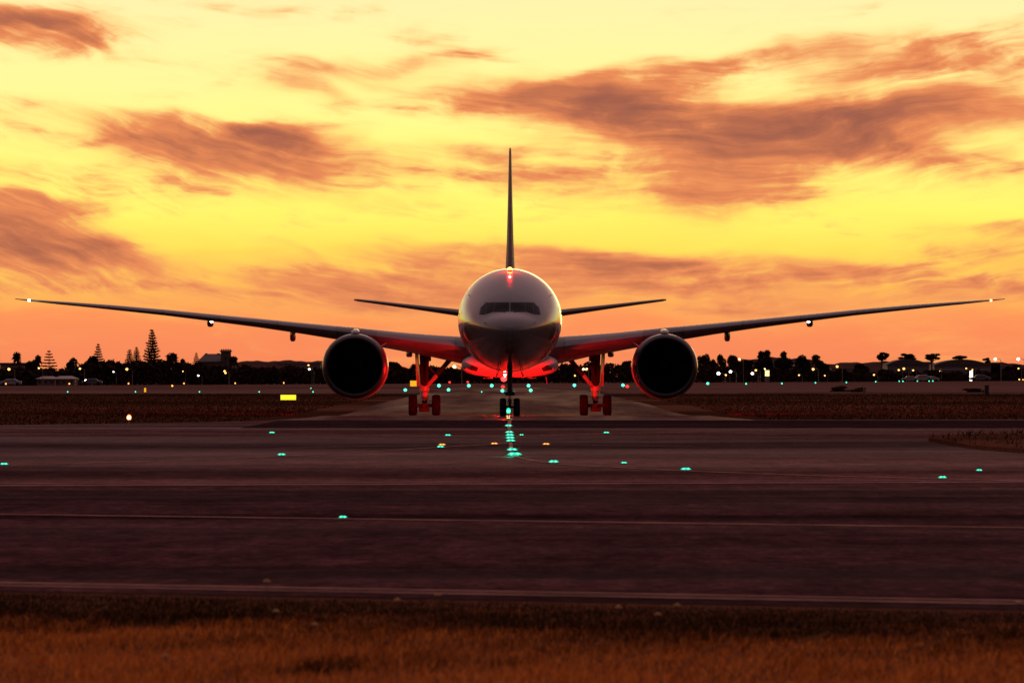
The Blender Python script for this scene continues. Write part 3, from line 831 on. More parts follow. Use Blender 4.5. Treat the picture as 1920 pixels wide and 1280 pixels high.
for sx in (-1, 1):
    w = MB(); xsn = sorted(set([w_[0] for w_ in WST] + [4, 8, 11, 14.5, 17.5, 20.7, 23.8, 27]))
    w.loft([wing_ring(x, sx) for x in xsn])
    wing = w.build('wing', M['wing'], plane, angle=50)
    # leading-edge slats: thin shells proud of the nose of the wing
    for (x0, x1) in ((3.4, 8.3), (10.9, 14.6), (14.7, 18.4), (18.5, 22.1), (22.2, 25.7), (25.8, 29.4)):
        sb = MB(); rr = []
        for k in range(6):
            x = x0 + (x1 - x0) * k / 5; sl, c, t, zl, zt = wst(x)
            loop = []
            for f in (.13, .10, .065, .035, .012, 0, ):
                y = (0.2969 * math.sqrt(f) - .126 * f - .3516 * f * f) / .2
                loop.append((f, y))
            low = [(f, -y) for f, y in reversed(loop[2:-1])]
            seq = loop + low
            out = [(sx * x, sl + f * c - .02, zl + (zt - zl) * f + y * t * 1.0 + (.022 if y > 0 else -.022 if y < 0 else 0)) for f, y in seq]
            inn = [(sx * x, sl + f * c + .03, zl + (zt - zl) * f + y * t * .93) for f, y in reversed(seq)]
            rr.append(out + inn)
        sb.loft(rr); sb.build('slat', M['slat'], wing, angle=50)
    # flap track fairings
    for (x0, zz, wd, ht, ln_) in ((13.9, 4.92, .38, .72, 3.0), (19.3, 5.80, .42, .58, 2.6), (6.4, 3.75, .40, .4, 3.2)):
        sl, c, t, zl, zt = wst(x0); rr = []
        for (f, q) in ((0, .12), (.12, .55), (.3, .9), (.5, 1), (.7, .9), (.88, .55), (1, .12)):
            s = sl + c * .62 + f * ln_
            rr.append([(sx * x0 + wd / 2 * q * math.copysign(abs(math.cos(a)) ** .6, math.cos(a)), s, zz + ht * (.5 - .5 * q) * .5 + ht / 2 * q * math.copysign(abs(math.sin(a)) ** .6, math.sin(a))) for a in [2 * math.pi * i / 16 for i in range(16)]])
        fb = MB(); fb.loft(rr); fb.build('flap_track_fairing', M['wing'], wing, angle=60)
        fb = MB(); fb.box((sx * x0, sl + c * .74, (zt + zz) / 2 + .1), (.12, 1.5, abs(zt - zz) + .3)); fb.build('fairing_pylon', M['wing'], wing)
    # wing lamps
    sl, c, t, zl, zt = wst(31.3)
    nb = MB(); nb.ball((sx * 31.3, sl + .02, zl), .085, 12, 8)
    nb.build('navigation_light', M['l_nav_red'] if sx > 0 else M['l_green'], wing)
    sl, c, t, zl, zt = wst(19.1)
    nb = MB(); nb.lathe([(0, .02), (0, .10), (.12, .13), (.5, .13), (.9, .05)], (sx * 19.12, sl + c * .52, 5.84), 'y', 14, True); nb.build('lamp_housing', M['gear_dark'], wing)
    nb = MB(); nb.ball((sx * 19.12, sl + c * .52 - .03, 5.84), .095, 12, 8); nb.build('wing_lamp', M['l_white'], wing)
    point_light('nav_red_light' if sx > 0 else 'nav_green_light', (sx * 31.1, wst(31)[0] - .45, 7.28), (1, .08, .05) if sx > 0 else (.1, 1, .55), 10, .08, wing)

    # tailplane
    tp = MB(); rr = []
    for (x, s0, c, t, z) in ((0.5, 58.2, 7.6, .62, 6.30), (3.55, 60.8, 6.2, .46, 6.66), (6.5, 63.4, 4.8, .32, 7.05), (9, 65.6, 3.6, .23, 7.38), (10.5, 66.9, 2.9, .17, 7.57), (10.75, 67.6, 2.1, .11, 7.60)):
        rr.append([(sx * x, s0 + f * c, z + y * t) for f, y in FO])
    tp.loft(rr); tp.build('tailplane', M['stab'], plane, angle=50)

    # engine
    EX, ES, EZ = sx * 9.61, 24.5, 2.945
    en = MB()
    en.lathe([(.42, 1.995), (.9, 2.035), (1.6, 2.06), (2.6, 2.06), (3.6, 2.0), (4.6, 1.86), (5.6, 1.66), (5.6, 1.60), (4.8, 1.55), (3.0, 1.5)], (EX, ES, EZ), 'y', 64)
    nac = en.build('engine_nacelle', M['nacelle'], plane, angle=50)
    li = MB(); li.lathe([(.42, 1.997), (.28, 1.975), (.16, 1.93), (.07, 1.875), (.02, 1.82), (0, 1.775), (.02, 1.73), (.07, 1.695), (.16, 1.665), (.28, 1.645)], (EX, ES, EZ), 'y', 64)
    li.build('inlet_lip', M['lip'], nac, angle=60)
    il = MB(); il.lathe([(.28, 1.645), (.6, 1.62), (1.0, 1.61), (1.7, 1.63), (1.75, .3)], (EX, ES, EZ), 'y', 64); il.build('inlet_liner', M['liner'], nac, angle=50)
    sp = MB(); sp.lathe([(.75, .01), (.85, .14), (1.1, .32), (1.4, .46), (1.7, .52)], (EX, ES, EZ), 'y', 32); sp.build('spinner', M['blade'], nac)
    for k in range(22):
        bl = MB(); a0 = 2 * math.pi * k / 22; rows_ = []
        for j in range(5):
            r_ = .50 + (1.60 - .50) * j / 4; tw = R(25 + 35 * j / 4); wd = .30 + .16 * j / 4
            p0 = a0 + .10 * math.sin(j * .8)
            for sg in (-1, 1):
                ta = sg * wd / 2 * math.sin(tw) / r_; ys_ = 1.45 + sg * wd / 2 * math.cos(tw)
                rows_.append((EX + r_ * math.cos(p0 + ta), ES + ys_, EZ + r_ * math.sin(p0 + ta)))
        bk = [(x, y + .02, z) for x, y, z in rows_]
        fs = [(2 * j, 2 * j + 1, 2 * j + 3, 2 * j + 2) for j in range(4)]
        bl.add(rows_ + bk, fs + [tuple(10 + i for i in reversed(f)) for f in fs]); bl.build('fan_blade', M['blade'], nac)
    ex = MB(); ex.lathe([(3.0, 1.05), (4.6, 1.02), (6.0, .88), (7.2, .62), (7.2, .55), (6.0, .5)], (EX, ES, EZ), 'y', 40); ex.lathe([(5.8, .5), (7.0, .38), (8.2, .04)], (EX, ES, EZ), 'y', 24)
    ex.build('exhaust_cone', M['hot'], nac)
    py_ = MB(); rr = []
    for (s, hw, zb, zt) in ((ES + .55, .12, EZ + 1.99, EZ + 2.11), (ES + .8, .23, EZ + 1.97, EZ + 2.2), (ES + 1.6, .26, EZ + 1.9, EZ + 2.28), (ES + 3.5, .25, EZ + 1.75, EZ + 2.36), (ES + 6, .24, EZ + 1.2, EZ + 2.2), (ES + 9.5, .16, EZ + 1.15, EZ + 1.7)):
        rr.append([(EX + hw * c_, s, (zb + zt) / 2 + (zt - zb) / 2 * d_) for c_, d_ in [(math.copysign(abs(math.cos(a)) ** .7, math.cos(a)), math.copysign(abs(math.sin(a)) ** .7, math.sin(a))) for a in [2 * math.pi * i / 20 for i in range(20)]]])
    py_.loft(rr); py_.build('engine_pylon', M['nacelle'], nac, angle=60)
    stx = MB(); a = R(40); cx_, cz_ = EX - sx * 1.9 * math.cos(R(38)), EZ + 1.98 * math.sin(R(38))
    d = Vector((-sx * math.cos(R(38)), 0, math.sin(R(38)))); base = Vector((EX, 0, EZ))
    p = lambda r_, s: tuple(base + d * r_ + Vector((0, ES + s, 0)))
    n_ = Vector((d.z, 0, -d.x)) * .02
    tri = [p(2.0, 1.0), p(2.42, 2.0), p(2.42, 2.5), p(2.0, 2.7)]
    v2 = [tuple(Vector(q_) + n_) for q_ in tri] + [tuple(Vector(q_) - n_) for q_ in tri]
    stx.add(v2, [(0, 1, 2, 3), (7, 6, 5, 4), (0, 4, 5, 1), (1, 5, 6, 2), (2, 6, 7, 3), (3, 7, 4, 0)]); stx.build('nacelle_strake', M['nacelle'], nac, smooth=False)

# fin
fi = MB(); rr = []
for (z, s0, c, t) in ((8.4, 57.0, 9.5, .95), (9.6, 58.4, 8.8, .62), (11.5, 60.4, 7.7, .46), (14, 63.0, 6.2, .33), (16.5, 65.6, 4.7, .22), (17.8, 67.0, 3.9, .165), (18.05, 67.6, 3.2, .12)):
    rr.append([(y * t * 2 / 2, s0 + f * c, z) for f, y in FO])
fi.loft(rr); fin = fi.build('tail_fin', M['tail'], plane, angle=50)
ru = MB(); ru.box((0, 70.6, 13.6), (.06, .02, 7.2)); ru.build('rudder_hinge', M['gear_dark'], fin)

# beacons
b = MB(); b.lathe([(0, .15), (.05, .13)], (0, 8.6, ZC + 2.90), 'z', 16, True); tb = b.build('upper_beacon', M['gear_dark'], plane)
b = MB(); b.ball((0, 8.6, ZC + 2.95), .165, 16, 8, 1.1, True); b.build('beacon_lens', M['l_redtop'], tb)
point_light('upper_beacon_light', (0, 8.15, ZC + 3.36), RED, 420, .1, tb)
b = MB(); b.lathe([(0, .24), (-.07, .20)], (-.38, 27.0, 2.28), 'z', 16, True); lb = b.build('lower_beacon', M['gear_dark'], plane)
b = MB(); b.ball((-.38, 27.0, 2.16), .19, 16, 10, .8); b.build('beacon_lens', M['l_red'], lb)
point_light('lower_beacon_light', (-.38, 26.7, 1.93), RED, 6500, .08, lb)
b = MB(); b.lathe([(0, .12), (-.12, .09)], (-.30, 16.5, ZC - 3.09), 'z', 12, True); fb_ = b.build('belly_light', M['gear_dark'], plane)
b = MB(); b.ball((-.30, 16.5, ZC - 3.25), .07, 12, 8); b.build('lamp_lens', M['l_white'], fb_)
bl = bpy.data.lights.new('belly_red_light', 'SPOT'); bl.color = RED; bl.energy = 9500; bl.spot_size = R(90); bl.spot_blend = .15; bl.shadow_soft_size = .06
blo = bpy.data.objects.new('belly_red_light', bl); COL.objects.link(blo); blo.location = (-.30, 16.6, ZC - 3.56); blo.parent = fb_
blo.rotation_euler = Vector((0, -1, -.10)).to_track_quat('Z', 'Y').to_euler()
def wheel(parent, x, s, r, w, zg=0.0):
    t = MB(); hw = w / 2
    t.lathe([(-hw * .72, r * .56), (-hw, r * .66), (-hw, r * .84), (-hw * .82, r * .95), (-hw * .45, r), (-hw * .40, r * .985), (-hw * .30, r), (hw * .30, r), (hw * .40, r * .985), (hw * .45, r), (hw * .82, r * .95), (hw, r * .84), (hw, r * .66), (hw * .72, r * .56), (-hw * .72, r * .56)], (x, s, zg + r), 'x', 36)
    t.build('tyre', M['tyre'], parent)
    h = MB(); h.lathe([(-hw * .7, r * .57), (-hw * .55, r * .5), (-hw * .5, r * .2), (-hw * .8, r * .15), (-hw * .8, .01)], (x, s, zg + r), 'x', 24); h.lathe([(hw * .7, r * .57), (hw * .55, r * .5), (hw * .5, r * .2), (hw * .8, r * .15), (hw * .8, .01)], (x, s, zg + r), 'x', 24)
    h.build('wheel_hub', M['strut'], parent)

# nose gear
ng = MB(); NS = 5.9; zn = gz(AY + NS)
ng.tube((0, NS, 1.35), (0, NS + .15, 2.95), .145, .16, 18)
ng.tube((0, NS, zn + .45), (0, NS, 1.4), .085, .085, 16)
ng.lathe([(1.20, .10), (1.22, .24), (1.45, .26), (1.52, .2), (1.60, .15)], (0, NS, 0), 'z', 20, True)
ng.tube((-.26, NS, zn + .545), (.26, NS, zn + .545), .07, .07, 14)
ng.box((0, NS - .12, 1.36), (.62, .16, .22), None, .03)
ng.tube((.0, NS + .1, 1.9), (0, NS + 1.8, 2.95), .06, .06, 10)
ng.tube((0, NS - .17, 1.12), (0, NS - .30, .86), .045, .045, 8); ng.tube((0, NS - .30, .86), (0, NS - .09, .62), .045, .05, 8)
nose_gear = ng.build('nose_gear', M['gear_dark'], plane)
c_ = MB(); c_.tube((0, NS, zn + .68), (0, NS, 1.19), .092, .092, 18); c_.build('oleo_piston', M['chrome'], nose_gear)
for sx in (-1, 1):
    c_ = MB(); c_.tube((sx * .115, NS - .06, 1.2), (sx * .115, NS - .06, .72), .016, .016, 8); c_.build('brake_hose', M['chrome'], nose_gear)
    c_ = MB(); c_.lathe([(0, .02), (0, .085), (.06, .095), (.14, .05)], (sx * .22, NS - .2, 1.42), 'y', 14, True); c_.build('taxi_lamp', M['chrome'], nose_gear)
    wheel(nose_gear, sx * .405, NS, .535, .38, zn)
    d_ = MB(); d_.box((sx * .78, NS + 1.5, 2.50), (.05, 2.6, .55), Matrix.Rotation(sx * R(-8), 3, 'Y'), .01); d_.build('gear_door', M['belly'], nose_gear)
    d_ = MB(); d_.tube((sx * .6, NS + .4, 2.85), (sx * .76, NS + .5, 2.35), .025, .025, 8); d_.build('door_link', M['gear_dark'], nose_gear)

# main gear
for sx in (-1, 1):
    GX, GS = sx * 5.46, 37.1; zg = gz(AY + GS)
    mg = MB()
    mg.tube((GX, GS - .1, 1.55), (GX - sx * .0, GS - 1.3, 4.2), .22, .34, 20); mg.box((GX - sx * .28, GS - 1.0, 3.75), (.30, .5, .9), None, .04)
    mg.tube((GX, GS, zg + .68), (GX, GS - .1, 1.6), .155, .155, 16)
    mg.lathe([(1.38, .20), (1.42, .29), (1.75, .30), (1.86, .24)], (GX, GS - .1, 0), 'z', 20, True)
    mg.box((GX, GS, zg + .60), (.34, 3.5, .34), None, .06)
    for k in (-1, 0, 1): mg.tube((GX - .62, GS + k * 1.45, zg + .63), (GX + .62, GS + k * 1.45, zg + .63), .11, .11, 14)
    mg.box((GX, GS - 1.5, zg + .42), (.66, .25, .36), None, .05)
    main_gear = mg.build('main_gear', M['gear_dark'], plane)  # upper leg coloured dark to stand in for shade from the red beacon
    m = MB(); m.lathe([(.80, .17), (.95, .19), (1.35, .20), (1.40, .30), (1.78, .31), (1.88, .24), (2.5, .25)], (GX, GS - .12, 0), 'z', 20, True); m.build('strut_collar', M['strut'], main_gear)
    m = MB(); m.tube((GX - sx * .12, GS - .25, 1.66), (GX - sx * .80, GS - .58, 2.42), .13, .13, 12); m.build('brace_lit_end', M['strut'], main_gear)  # lower leg and brace end lighter: beacon light put into the colour
    m = MB()
    m.tube((GX - sx * .12, GS - .2, 1.62), (GX - sx * 1.75, GS - 1.0, 3.55), .11, .17, 14)
    m.build('side_brace', M['gear_dark'], main_gear)
    m = MB(); m.tube((GX, GS - .3, 1.85), (GX - sx * .35, GS - 2.6, 4.1), .09, .10, 12); m.build('drag_brace', M['gear_dark'], main_gear)
    m = MB(); m.tube((GX - sx * .75, GS - .5, 2.45), (GX - sx * .12, GS - .9, 3.1), .06, .06, 10); m.build('lock_link', M['gear_dark'], main_gear)
    m = MB(); m.tube((GX + sx * .05, GS - .32, 1.45), (GX + sx * .04, GS - .72, 1.12), .06, .06, 8); m.tube((GX + sx * .04, GS - .72, 1.12), (GX, GS - .25, .86), .06, .06, 8); m.build('torque_link', M['strut'], main_gear)
    for k in (-1, 1):
        m = MB(); m.tube((GX + k * .24, GS - .2, 1.5), (GX + k * .22, GS - .4, .7), .02, .02, 8); m.build('hydraulic_line', M['chrome'], main_gear)
    m = MB(); m.box((GX + sx * .44, GS - .9, 2.95), (.06, 1.5, 2.5), Matrix.Rotation(sx * R(6), 3, 'Z') @ Matrix.Rotation(sx * R(3), 3, 'Y'), .012); m.build('gear_door', M['belly'], main_gear)
    for k in (-1, 0, 1):
        for e in (-1, 1): wheel(main_gear, GX + e * .745, GS + k * 1.45, .66, .50, gz(AY + GS + k * 1.45))

# ------------------------------------------------------------------ airfield lamps
GREEN = (.06, 1.0, .52)
M['g_lens'] = lamp_mat('green_lens_glow', (.01, 1.0, .50), 1.1, True)
M['g_bulb'] = lamp_mat('green_bulb_glow', (.09, 1.0, .62), 3.2)
M['o_lens'] = lamp_mat('orange_lens_glow', (1.0, .22, .03), 1.8)
M['o_bulb'] = lamp_mat('orange_bulb_glow', (1.0, .42, .10), 3.2)
M['r_lens'] = lamp_mat('red_lens_glow', (1.0, .05, .04), 1.6)
M['r_bulb'] = lamp_mat('red_bulb_glow', (1.0, .045, .035), 1.7)
M['w_lens'] = lamp_mat('white_lens_glow', (1.0, .75, .5), 3.0)
M['w_bulb'] = lamp_mat('white_bulb_glow', (1.0, .93, .82), 6.0)
M['y_bulb'] = lamp_mat('yellow_bulb_glow', (1.0, .72, .28), 4.5)
M['s_bulb'] = lamp_mat('sodium_bulb_glow', (1.0, .46, .11), 3.6)
M['iron'] = paint('cast_iron', (.05, .045, .045), .6, metal=.6)
M['post'] = paint('galvanised_post', (.16, .14, .13), .5, metal=.3)
M['black'] = paint('black_paint', (.02, .02, .02), .6)

def shared(fn):
    """build once, then copy with shared meshes"""
    store = {}
    def make(key, *a):
        if key not in store:
            store[key] = fn(key, *a); return store[key]
        return copy_tree(store[key])
    return make

def _inset(key):
    lens, bulb = {'g': ('g_lens', 'g_bulb'), 'o': ('o_lens', 'o_bulb'), 'y': ('o_lens', 'y_bulb')}[key]
    r_ = empty('taxiway_light', (0, 0, 0))
    b = MB(); b.lathe([(0, .19), (.016, .18), (.024, .15)], (0, 0, 0), 'z', 24, True); b.build('housing', M['iron'], r_)
    b = MB(); b.lathe([(.0, .13), (.022, .12), (.040, .085), (.047, .01)], (0, 0, .018), 'z', 20, True); ln_ = b.build('lens', M[lens], r_)
    for k in (-1, 1):
        b = MB(); b.ball((k * .05, -.088, .042), .034, 10, 6, .62); b.build('bulb', M[bulb], ln_)
    return r_
inset = shared(_inset)

def _edge(key):
    lens, bulb = {'g': ('g_lens', 'g_bulb'), 'o': ('o_lens', 'o_bulb'), 'r': ('r_lens', 'r_bulb'), 'w': ('o_lens', 'y_bulb')}[key[0]]
    q = 1.0 if len(key) == 1 else 2.1
    r_ = empty('edge_light', (0, 0, 0))
    b = MB(); b.lathe([(0, .16), (.03, .15), (.05, .06)], (0, 0, 0), 'z', 14, True); b.build('base_plate', M['iron'], r_)
    b = MB(); b.tube((0, 0, .04), (0, 0, .26), .03, .03, 8); b.build('stem', M['post'], r_)
    b = MB(); b.lathe([(.26, .07 * q), (.30, .11 * q), (.42, .115 * q), (.50, .07 * q), (.53, .01)], (0, 0, 0), 'z', 14, True); l_ = b.build('lens', M[lens], r_)
    b = MB(); b.ball((0, -.10 * q, .38), .095 * q, 10, 6); b.build('bulb', M[bulb], l_)
    return r_
edge_l = shared(_edge)

INS = [('g', 8, 873, 'green inset taxiway light at the left edge of the picture on the curved yellow line'),
       ('g', 528, 855, 'green inset light on the curved line halfway between picture edge and aircraft'),
       ('g', 510, 813, 'green inset light left of the aircraft on the farther straight line'),
       ('g', 840, 818, 'green inset light on the pavement below the left main wheels'),
       ('g', 826, 840, 'green inset light touching the orange one below the left main wheels'),
       ('o', 829, 836, 'orange inset light touching the green one below the left main wheels'),
       ('o', 927, 834, 'orange inset light just left of the green centreline row'),
       ('o', 1024, 835, 'orange inset light alone to the right of the green centreline row'),
       ('g', 978, 817, 'small green inset light close right of the green centreline row'),
       ('g', 1137, 813, 'green inset light straight below the right main wheels'),
       ('g', 1038, 869, 'large green inset light where the curved line leaves the centreline row'),
       ('g', 1170, 870, 'small green inset light beside the curved line below the right engine'),
       ('g', 1286, 883, 'large green inset light on the curved line below the right engine'),
       ('g', 1767, 898, 'green inset light on the curved line near the right edge below the lawn island'),
       ('g', 1836, 884, 'faint green inset light close below the lawn island at right'),
       ('g', 643, 973, 'lone green inset light on the nearest taxiway centre line'),
       ('g', 953.5, 800, 'green inset light in the row next below the yellow one under the nose wheel'),
       ('g', 955, 813, 'green centreline light topmost of the close group of four'),
       ('g', 956, 818.5, 'green centreline light second from the top of the close group of four'),
       ('g', 956.5, 823.5, 'green centreline light third from the top of the close group of four'),
       ('g', 957.5, 829, 'green centreline light lowest of the close group of four'),
       ('g', 960.5, 846.5, 'green centreline light second from the near end of the row'),
       ('g', 965, 856, 'big green centreline light at the near end of the row'),
       ('y', 953, 785, 'yellow white inset light between the nose wheels and the green row'),
       ('y', 953, 781.5, 'yellow white inset light touching the nose gear foot'),
       ('g', 953.5, 771, 'green light seen between the nose wheels upper of two'),
       ('g', 953.5, 776, 'green light seen between the nose wheels lower of two')]
for (k, px, py, lab) in INS:
    if py < 779: Y = {771: 357.0, 776: 354.5}[py]; x_, z_ = xz(px, py, Y)
    else: Y = gy(py); x_, z_ = xz(px, py, Y)[0], .02
    if py < 779:
        # raised signal lamps just ahead of the wheels
        o = edge_l('g'); o.location = (x_, Y, z_ - .38); o.scale = (1, 1, 1)
        o.location.z = .0
        o.scale = (1, 1, max(.4, (z_ - 0) / .38))
        o.scale = (1, 1, 1); o.location = (x_, Y + (0 if py == 771 else -6), 0.0)
        tag(o, lab, 'light', 'green centreline lights')
        continue
    o = inset(k); o.location = (x_, Y, z_)
    big = (1.25 if 'large' in lab or 'big' in lab else (.75 if 'small' in lab or 'faint' in lab else 1.0)) * min(.95, .86 * (Y / 165) ** .95)
    if 'centreline light' in lab or 'in the row' in lab: big *= 1.4
    o.scale = (big, big, big)
    tag(o, lab, 'light', {'g': 'green inset taxiway lights', 'o': 'orange inset lights', 'y': 'yellow inset lights'}[k])
def green_glow(loc, e):
    d = bpy.data.lights.new('centreline_glow', 'POINT'); d.color = (.05, 1, .5); d.energy = e; d.shadow_soft_size = .08
    o = bpy.data.objects.new('centreline_glow', d); COL.objects.link(o); o.location = loc
for py in (785, 800, 820, 840, 856): green_glow((gp(956, py)[0], gy(py) - .4, .30), 22)

EDG = [('w', 242, 793, 'bright warm white edge light on the grass border at left', gy(797)),
       # left field, near row of small green lamps
       ('g', 127, 737, 'leftmost small green edge light across the left field', 790), ('g', 254, 737, 'small green edge light left of the narrow orange sign', 790),
       ('g', 374, 737, 'small green edge light below the castle-like house', 790), ('g', 486, 737, 'small green edge light left of the yellow sign', 790),
       ('g', 587, 737, 'small green edge light between yellow sign and left engine', 790), ('g', 583, 729, 'faint green edge light above the one beside the left engine', 1000),
       # left far row of orange lamps
       ('o', 11, 725, 'orange edge light at the far left end of the field', 1290), ('o', 130, 724, 'orange edge light in front of the long white roof', 1300),
       ('o', 241, 723, 'orange edge light at the foot of the left lamp post', 1330), ('o', 323, 729, 'orange edge light lying nearer than the others in the left field', 1060),
       ('o', 345, 723, 'orange edge light left of the castle-like house', 1350), ('o', 441, 722, 'orange edge light below the square tower', 1380), ('o', 532, 721, 'orange edge light above the yellow sign', 1430),
       # under the airliner
       ('g2', 760, 736.5, 'blurred green light left of the left main wheels', 830), ('g2', 823, 728, 'blurred green light just right of the left landing gear', 1080),
       ('g2', 841, 736, 'blurred green light nearer and right of the left landing gear', 840), ('r2', 843, 719.5, 'blurred red light nearest to the left landing gear', 1560),
       ('r2', 877, 718.8, 'blurred red light between left landing gear and nose gear', 1600), ('g2', 879, 728, 'blurred green light below the red one left of the nose gear', 1080),
       ('g', 903, 738, 'small green light low and left of the nose gear', 790), ('g2', 922, 728, 'blurred green light a little left of the nose gear', 1080),
       ('r2', 943, 731, 'blurred red light touching the nose gear on its left', 980), ('g2', 942, 738, 'pale green light below the red one touching the nose gear', 790),
       ('g2', 991, 728, 'upper of two blurred green lights right of the nose gear', 1080), ('g2', 995, 737, 'lower of two blurred green lights right of the nose gear', 810),
       ('g2', 1077, 727, 'blurred green light just left of the right landing gear', 1120), ('g2', 1168, 726.5, 'blurred green light left of the right engine', 1130), ('r2', 1176, 730, 'blurred red light left of the right engine', 1010),
       ('g2', 1327, 723, 'brightest green edge light just right of the right engine', 1340)]
far_row = [(1399, 722), (1466, 721), (1529, 719.5), (1587, 718.5), (1642, 717), (1686, 715.7), (1693, 716), (1720, 715.5), (1742, 715.3), (1749, 715.3)]
ordw = ['second from the engine', 'third from the engine', 'fourth from the engine', 'fifth from the engine', 'at the foot of a lamp post', 'leftmost of three close together', 'in the middle of three close together', 'in front of the parked cars', 'in the pair by the rightmost car, left one', 'in the pair by the rightmost car, right one']
for (px, py), w_ in zip(far_row, ordw): EDG.append(('g', px, py, 'green edge light across the right field, ' + w_, gy(py + 2.0)))
for (k, px, py, lab, Y) in EDG:
    x_, z_ = xz(px, py, Y)
    o = edge_l(k); q = max(1.0, z_ / .38) if z_ > .38 else 1.0
    o.location = (x_, Y, gz(Y)); o.scale = (min(q, 1.6),) * 3
    if Y > 900 and q < 1.3: o.scale = (1.35,) * 3
    if 'small green' in lab or 'faint' in lab: o.scale = (.62,) * 3
    nm = {'g': 'green edge lights', 'o': 'orange edge lights', 'r': 'red lights under the airliner', 'w': None}[k[0]]
    tag(o, lab, 'light', nm)

# lit signs on the field
M['sign_y'] = lamp_mat('lit_yellow_panel', (1.0, .80, .03), 1.25)
M['sign_o'] = lamp_mat('lit_orange_panel', (1.0, .42, .02), 1.1)
def sign(px0, px1, py0, py1, Y, mat, lab, legs=3):
    x0, zt = xz(px0, py0, Y); x1, zb = xz(px1, py1, Y); w = x1 - x0
    r_ = empty('taxiway_sign', ((x0 + x1) / 2, Y, gz(Y)), lab, 'sign')
    b = MB(); b.box((0, .12, (zt + zb) / 2), (w + .08, .22, zt - zb + .08), None, .02); b.build('sign_box', M['black'], r_)
    b = MB(); b.box((0, -.01, (zt + zb) / 2), (w, .05, zt - zb), None, .012); b.build('lit_panel', mat, r_)
    for k in range(legs):
        lx = (k / max(1, legs - 1) - .5) * w * .8 if legs > 1 else 0
        b = MB(); b.tube((lx, .12, 0), (lx, .12, zb - .03), .03, .03, 8); b.build('leg', M['post'], r_)
sign(526, 555, 740, 749.5, 545, M['sign_y'], 'bright lit yellow sign panel standing in the grass left of the left engine')
sign(270.3, 273.8, 727, 735, 780, M['sign_o'], 'narrow lit orange sign seen edge-on in the left field', 1)
sign(769, 785, 713.5, 724, 1000, M['sign_o'], 'lit orange sign partly hidden behind the left landing gear', 2)
# small cabinets in the right field
def cabinet(px, py0, py1, w, Y, mat, lab):
    x0, zt = xz(px, py0, Y)
    r_ = empty('field_cabinet', (x0, Y, 0), lab, 'cabinet')
    b = MB(); b.box((0, 0, zt / 2), (w, w * .6, zt), None, .03); b.build('body', mat, r_)
    b = MB(); b.box((0, 0, zt + .03), (w + .12, w * .6 + .12, .06)); b.build('lid', mat, r_)
    b = MB(); b.box((w * .1, -w * .3 - .012, zt * .5), (w * .6, .02, zt * .75)); b.build('door', mat, r_)
cabinet(1850, 723, 741, .55, 760, M['black'], 'dark equipment cabinet standing in the right field')
cabinet(1620, 728, 736, .22, 800, M['post'], 'pale marker box in the right field left of the dark cabinet')

# ------------------------------------------------------------------ far side: trees, houses, lamps
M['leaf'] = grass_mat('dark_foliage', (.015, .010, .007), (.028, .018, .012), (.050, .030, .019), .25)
M['shrub'] = grass_mat('shrub_foliage', (.055, .029, .021), (.085, .046, .034), (.12, .065, .047), .25)
M['bark'] = paint('tree_bark', (.045, .03, .022), .9, vary=.3)
M['wall_far'] = paint('plaster_wall', (.17, .11, .095), .85, vary=.15, scale=.3)
M['stone'] = paint('castle_stone', (.075, .050, .042), .9, vary=.2, scale=.5)
M['roof_far'] = paint('tin_roof', (.12, .095, .10), .55, vary=.15, scale=.3)
M['roof_white'] = paint('white_roof', (.26, .20, .20), .6, vary=.1)
M['roof_dark'] = paint('dark_roof', (.06, .042, .038), .8)
M['pane'] = paint('window_pane', (.02, .018, .02), .15)
M['hill'] = ground_mat('scrub_hill', (.055, .032, .026), (.085, .050, .040), .95, .0, 0, (.01, .01), 1.0, .3)

def leaf_cloud(pts, size, seed, flat=1.0):
    """pts: array of leaf-clump centres -> small randomly turned quads"""
    g = np.random.default_rng(seed); n = len(pts)
    a = g.normal(size=(n, 3)); a /= np.linalg.norm(a, axis=1)[:, None]
    b = g.normal(size=(n, 3)); b -= a * (a * b).sum(1)[:, None]; b /= np.linalg.norm(b, axis=1)[:, None]
    s = size * g.uniform(.5, 1.3, n)[:, None]
    a[:, 2] *= flat; b[:, 2] *= flat
    v = np.stack([pts - a * s, pts + b * s * .55, pts + a * s, pts - b * s * .55], 1)
    f = np.arange(n * 4).reshape(n, 4)
    return v.reshape(-1, 3), f, np.repeat(g.uniform(0, 1, n), 4)

def tree_thing(name, trunk_mb, leafv, leaff, tint):
    r_ = empty(name, (0, 0, 0))
    trunk_mb.build('trunk', M['bark'], r_)
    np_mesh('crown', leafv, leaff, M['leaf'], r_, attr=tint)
    return r_

def _broad(key):
    """unit tree: 10 m tall, 10 m wide crown"""
    g = np.random.default_rng(100 + key); n = int(g.integers(9, 14)); P = []
    tr = MB(); tr.tube((0, 0, 0), (.1, 0, 3.4), .34, .24, 8)
    for k in range(n):
        a = g.uniform(0, 2 * np.pi); rr = g.uniform(.3, 3.4); c = np.array([rr * np.cos(a), rr * np.sin(a), g.uniform(2.6, 7.9) - rr * .45])
        tr.tube((.1, 0, 3.2), tuple(c), .12, .04, 5)
        rad = g.uniform(1.2, 2.2); m = int(210 * rad)
        d = g.normal(size=(m, 3)); d /= np.linalg.norm(d, axis=1)[:, None]
        P.append(c + d * (rad * g.uniform(.35, 1.0, m) ** .5)[:, None] * np.array([1.15, 1.15, .8]))
    P = np.concatenate(P); P = P[P[:, 2] > .4]
    return tree_thing('broadleaf_tree', tr, *leaf_cloud(P, .42, key))
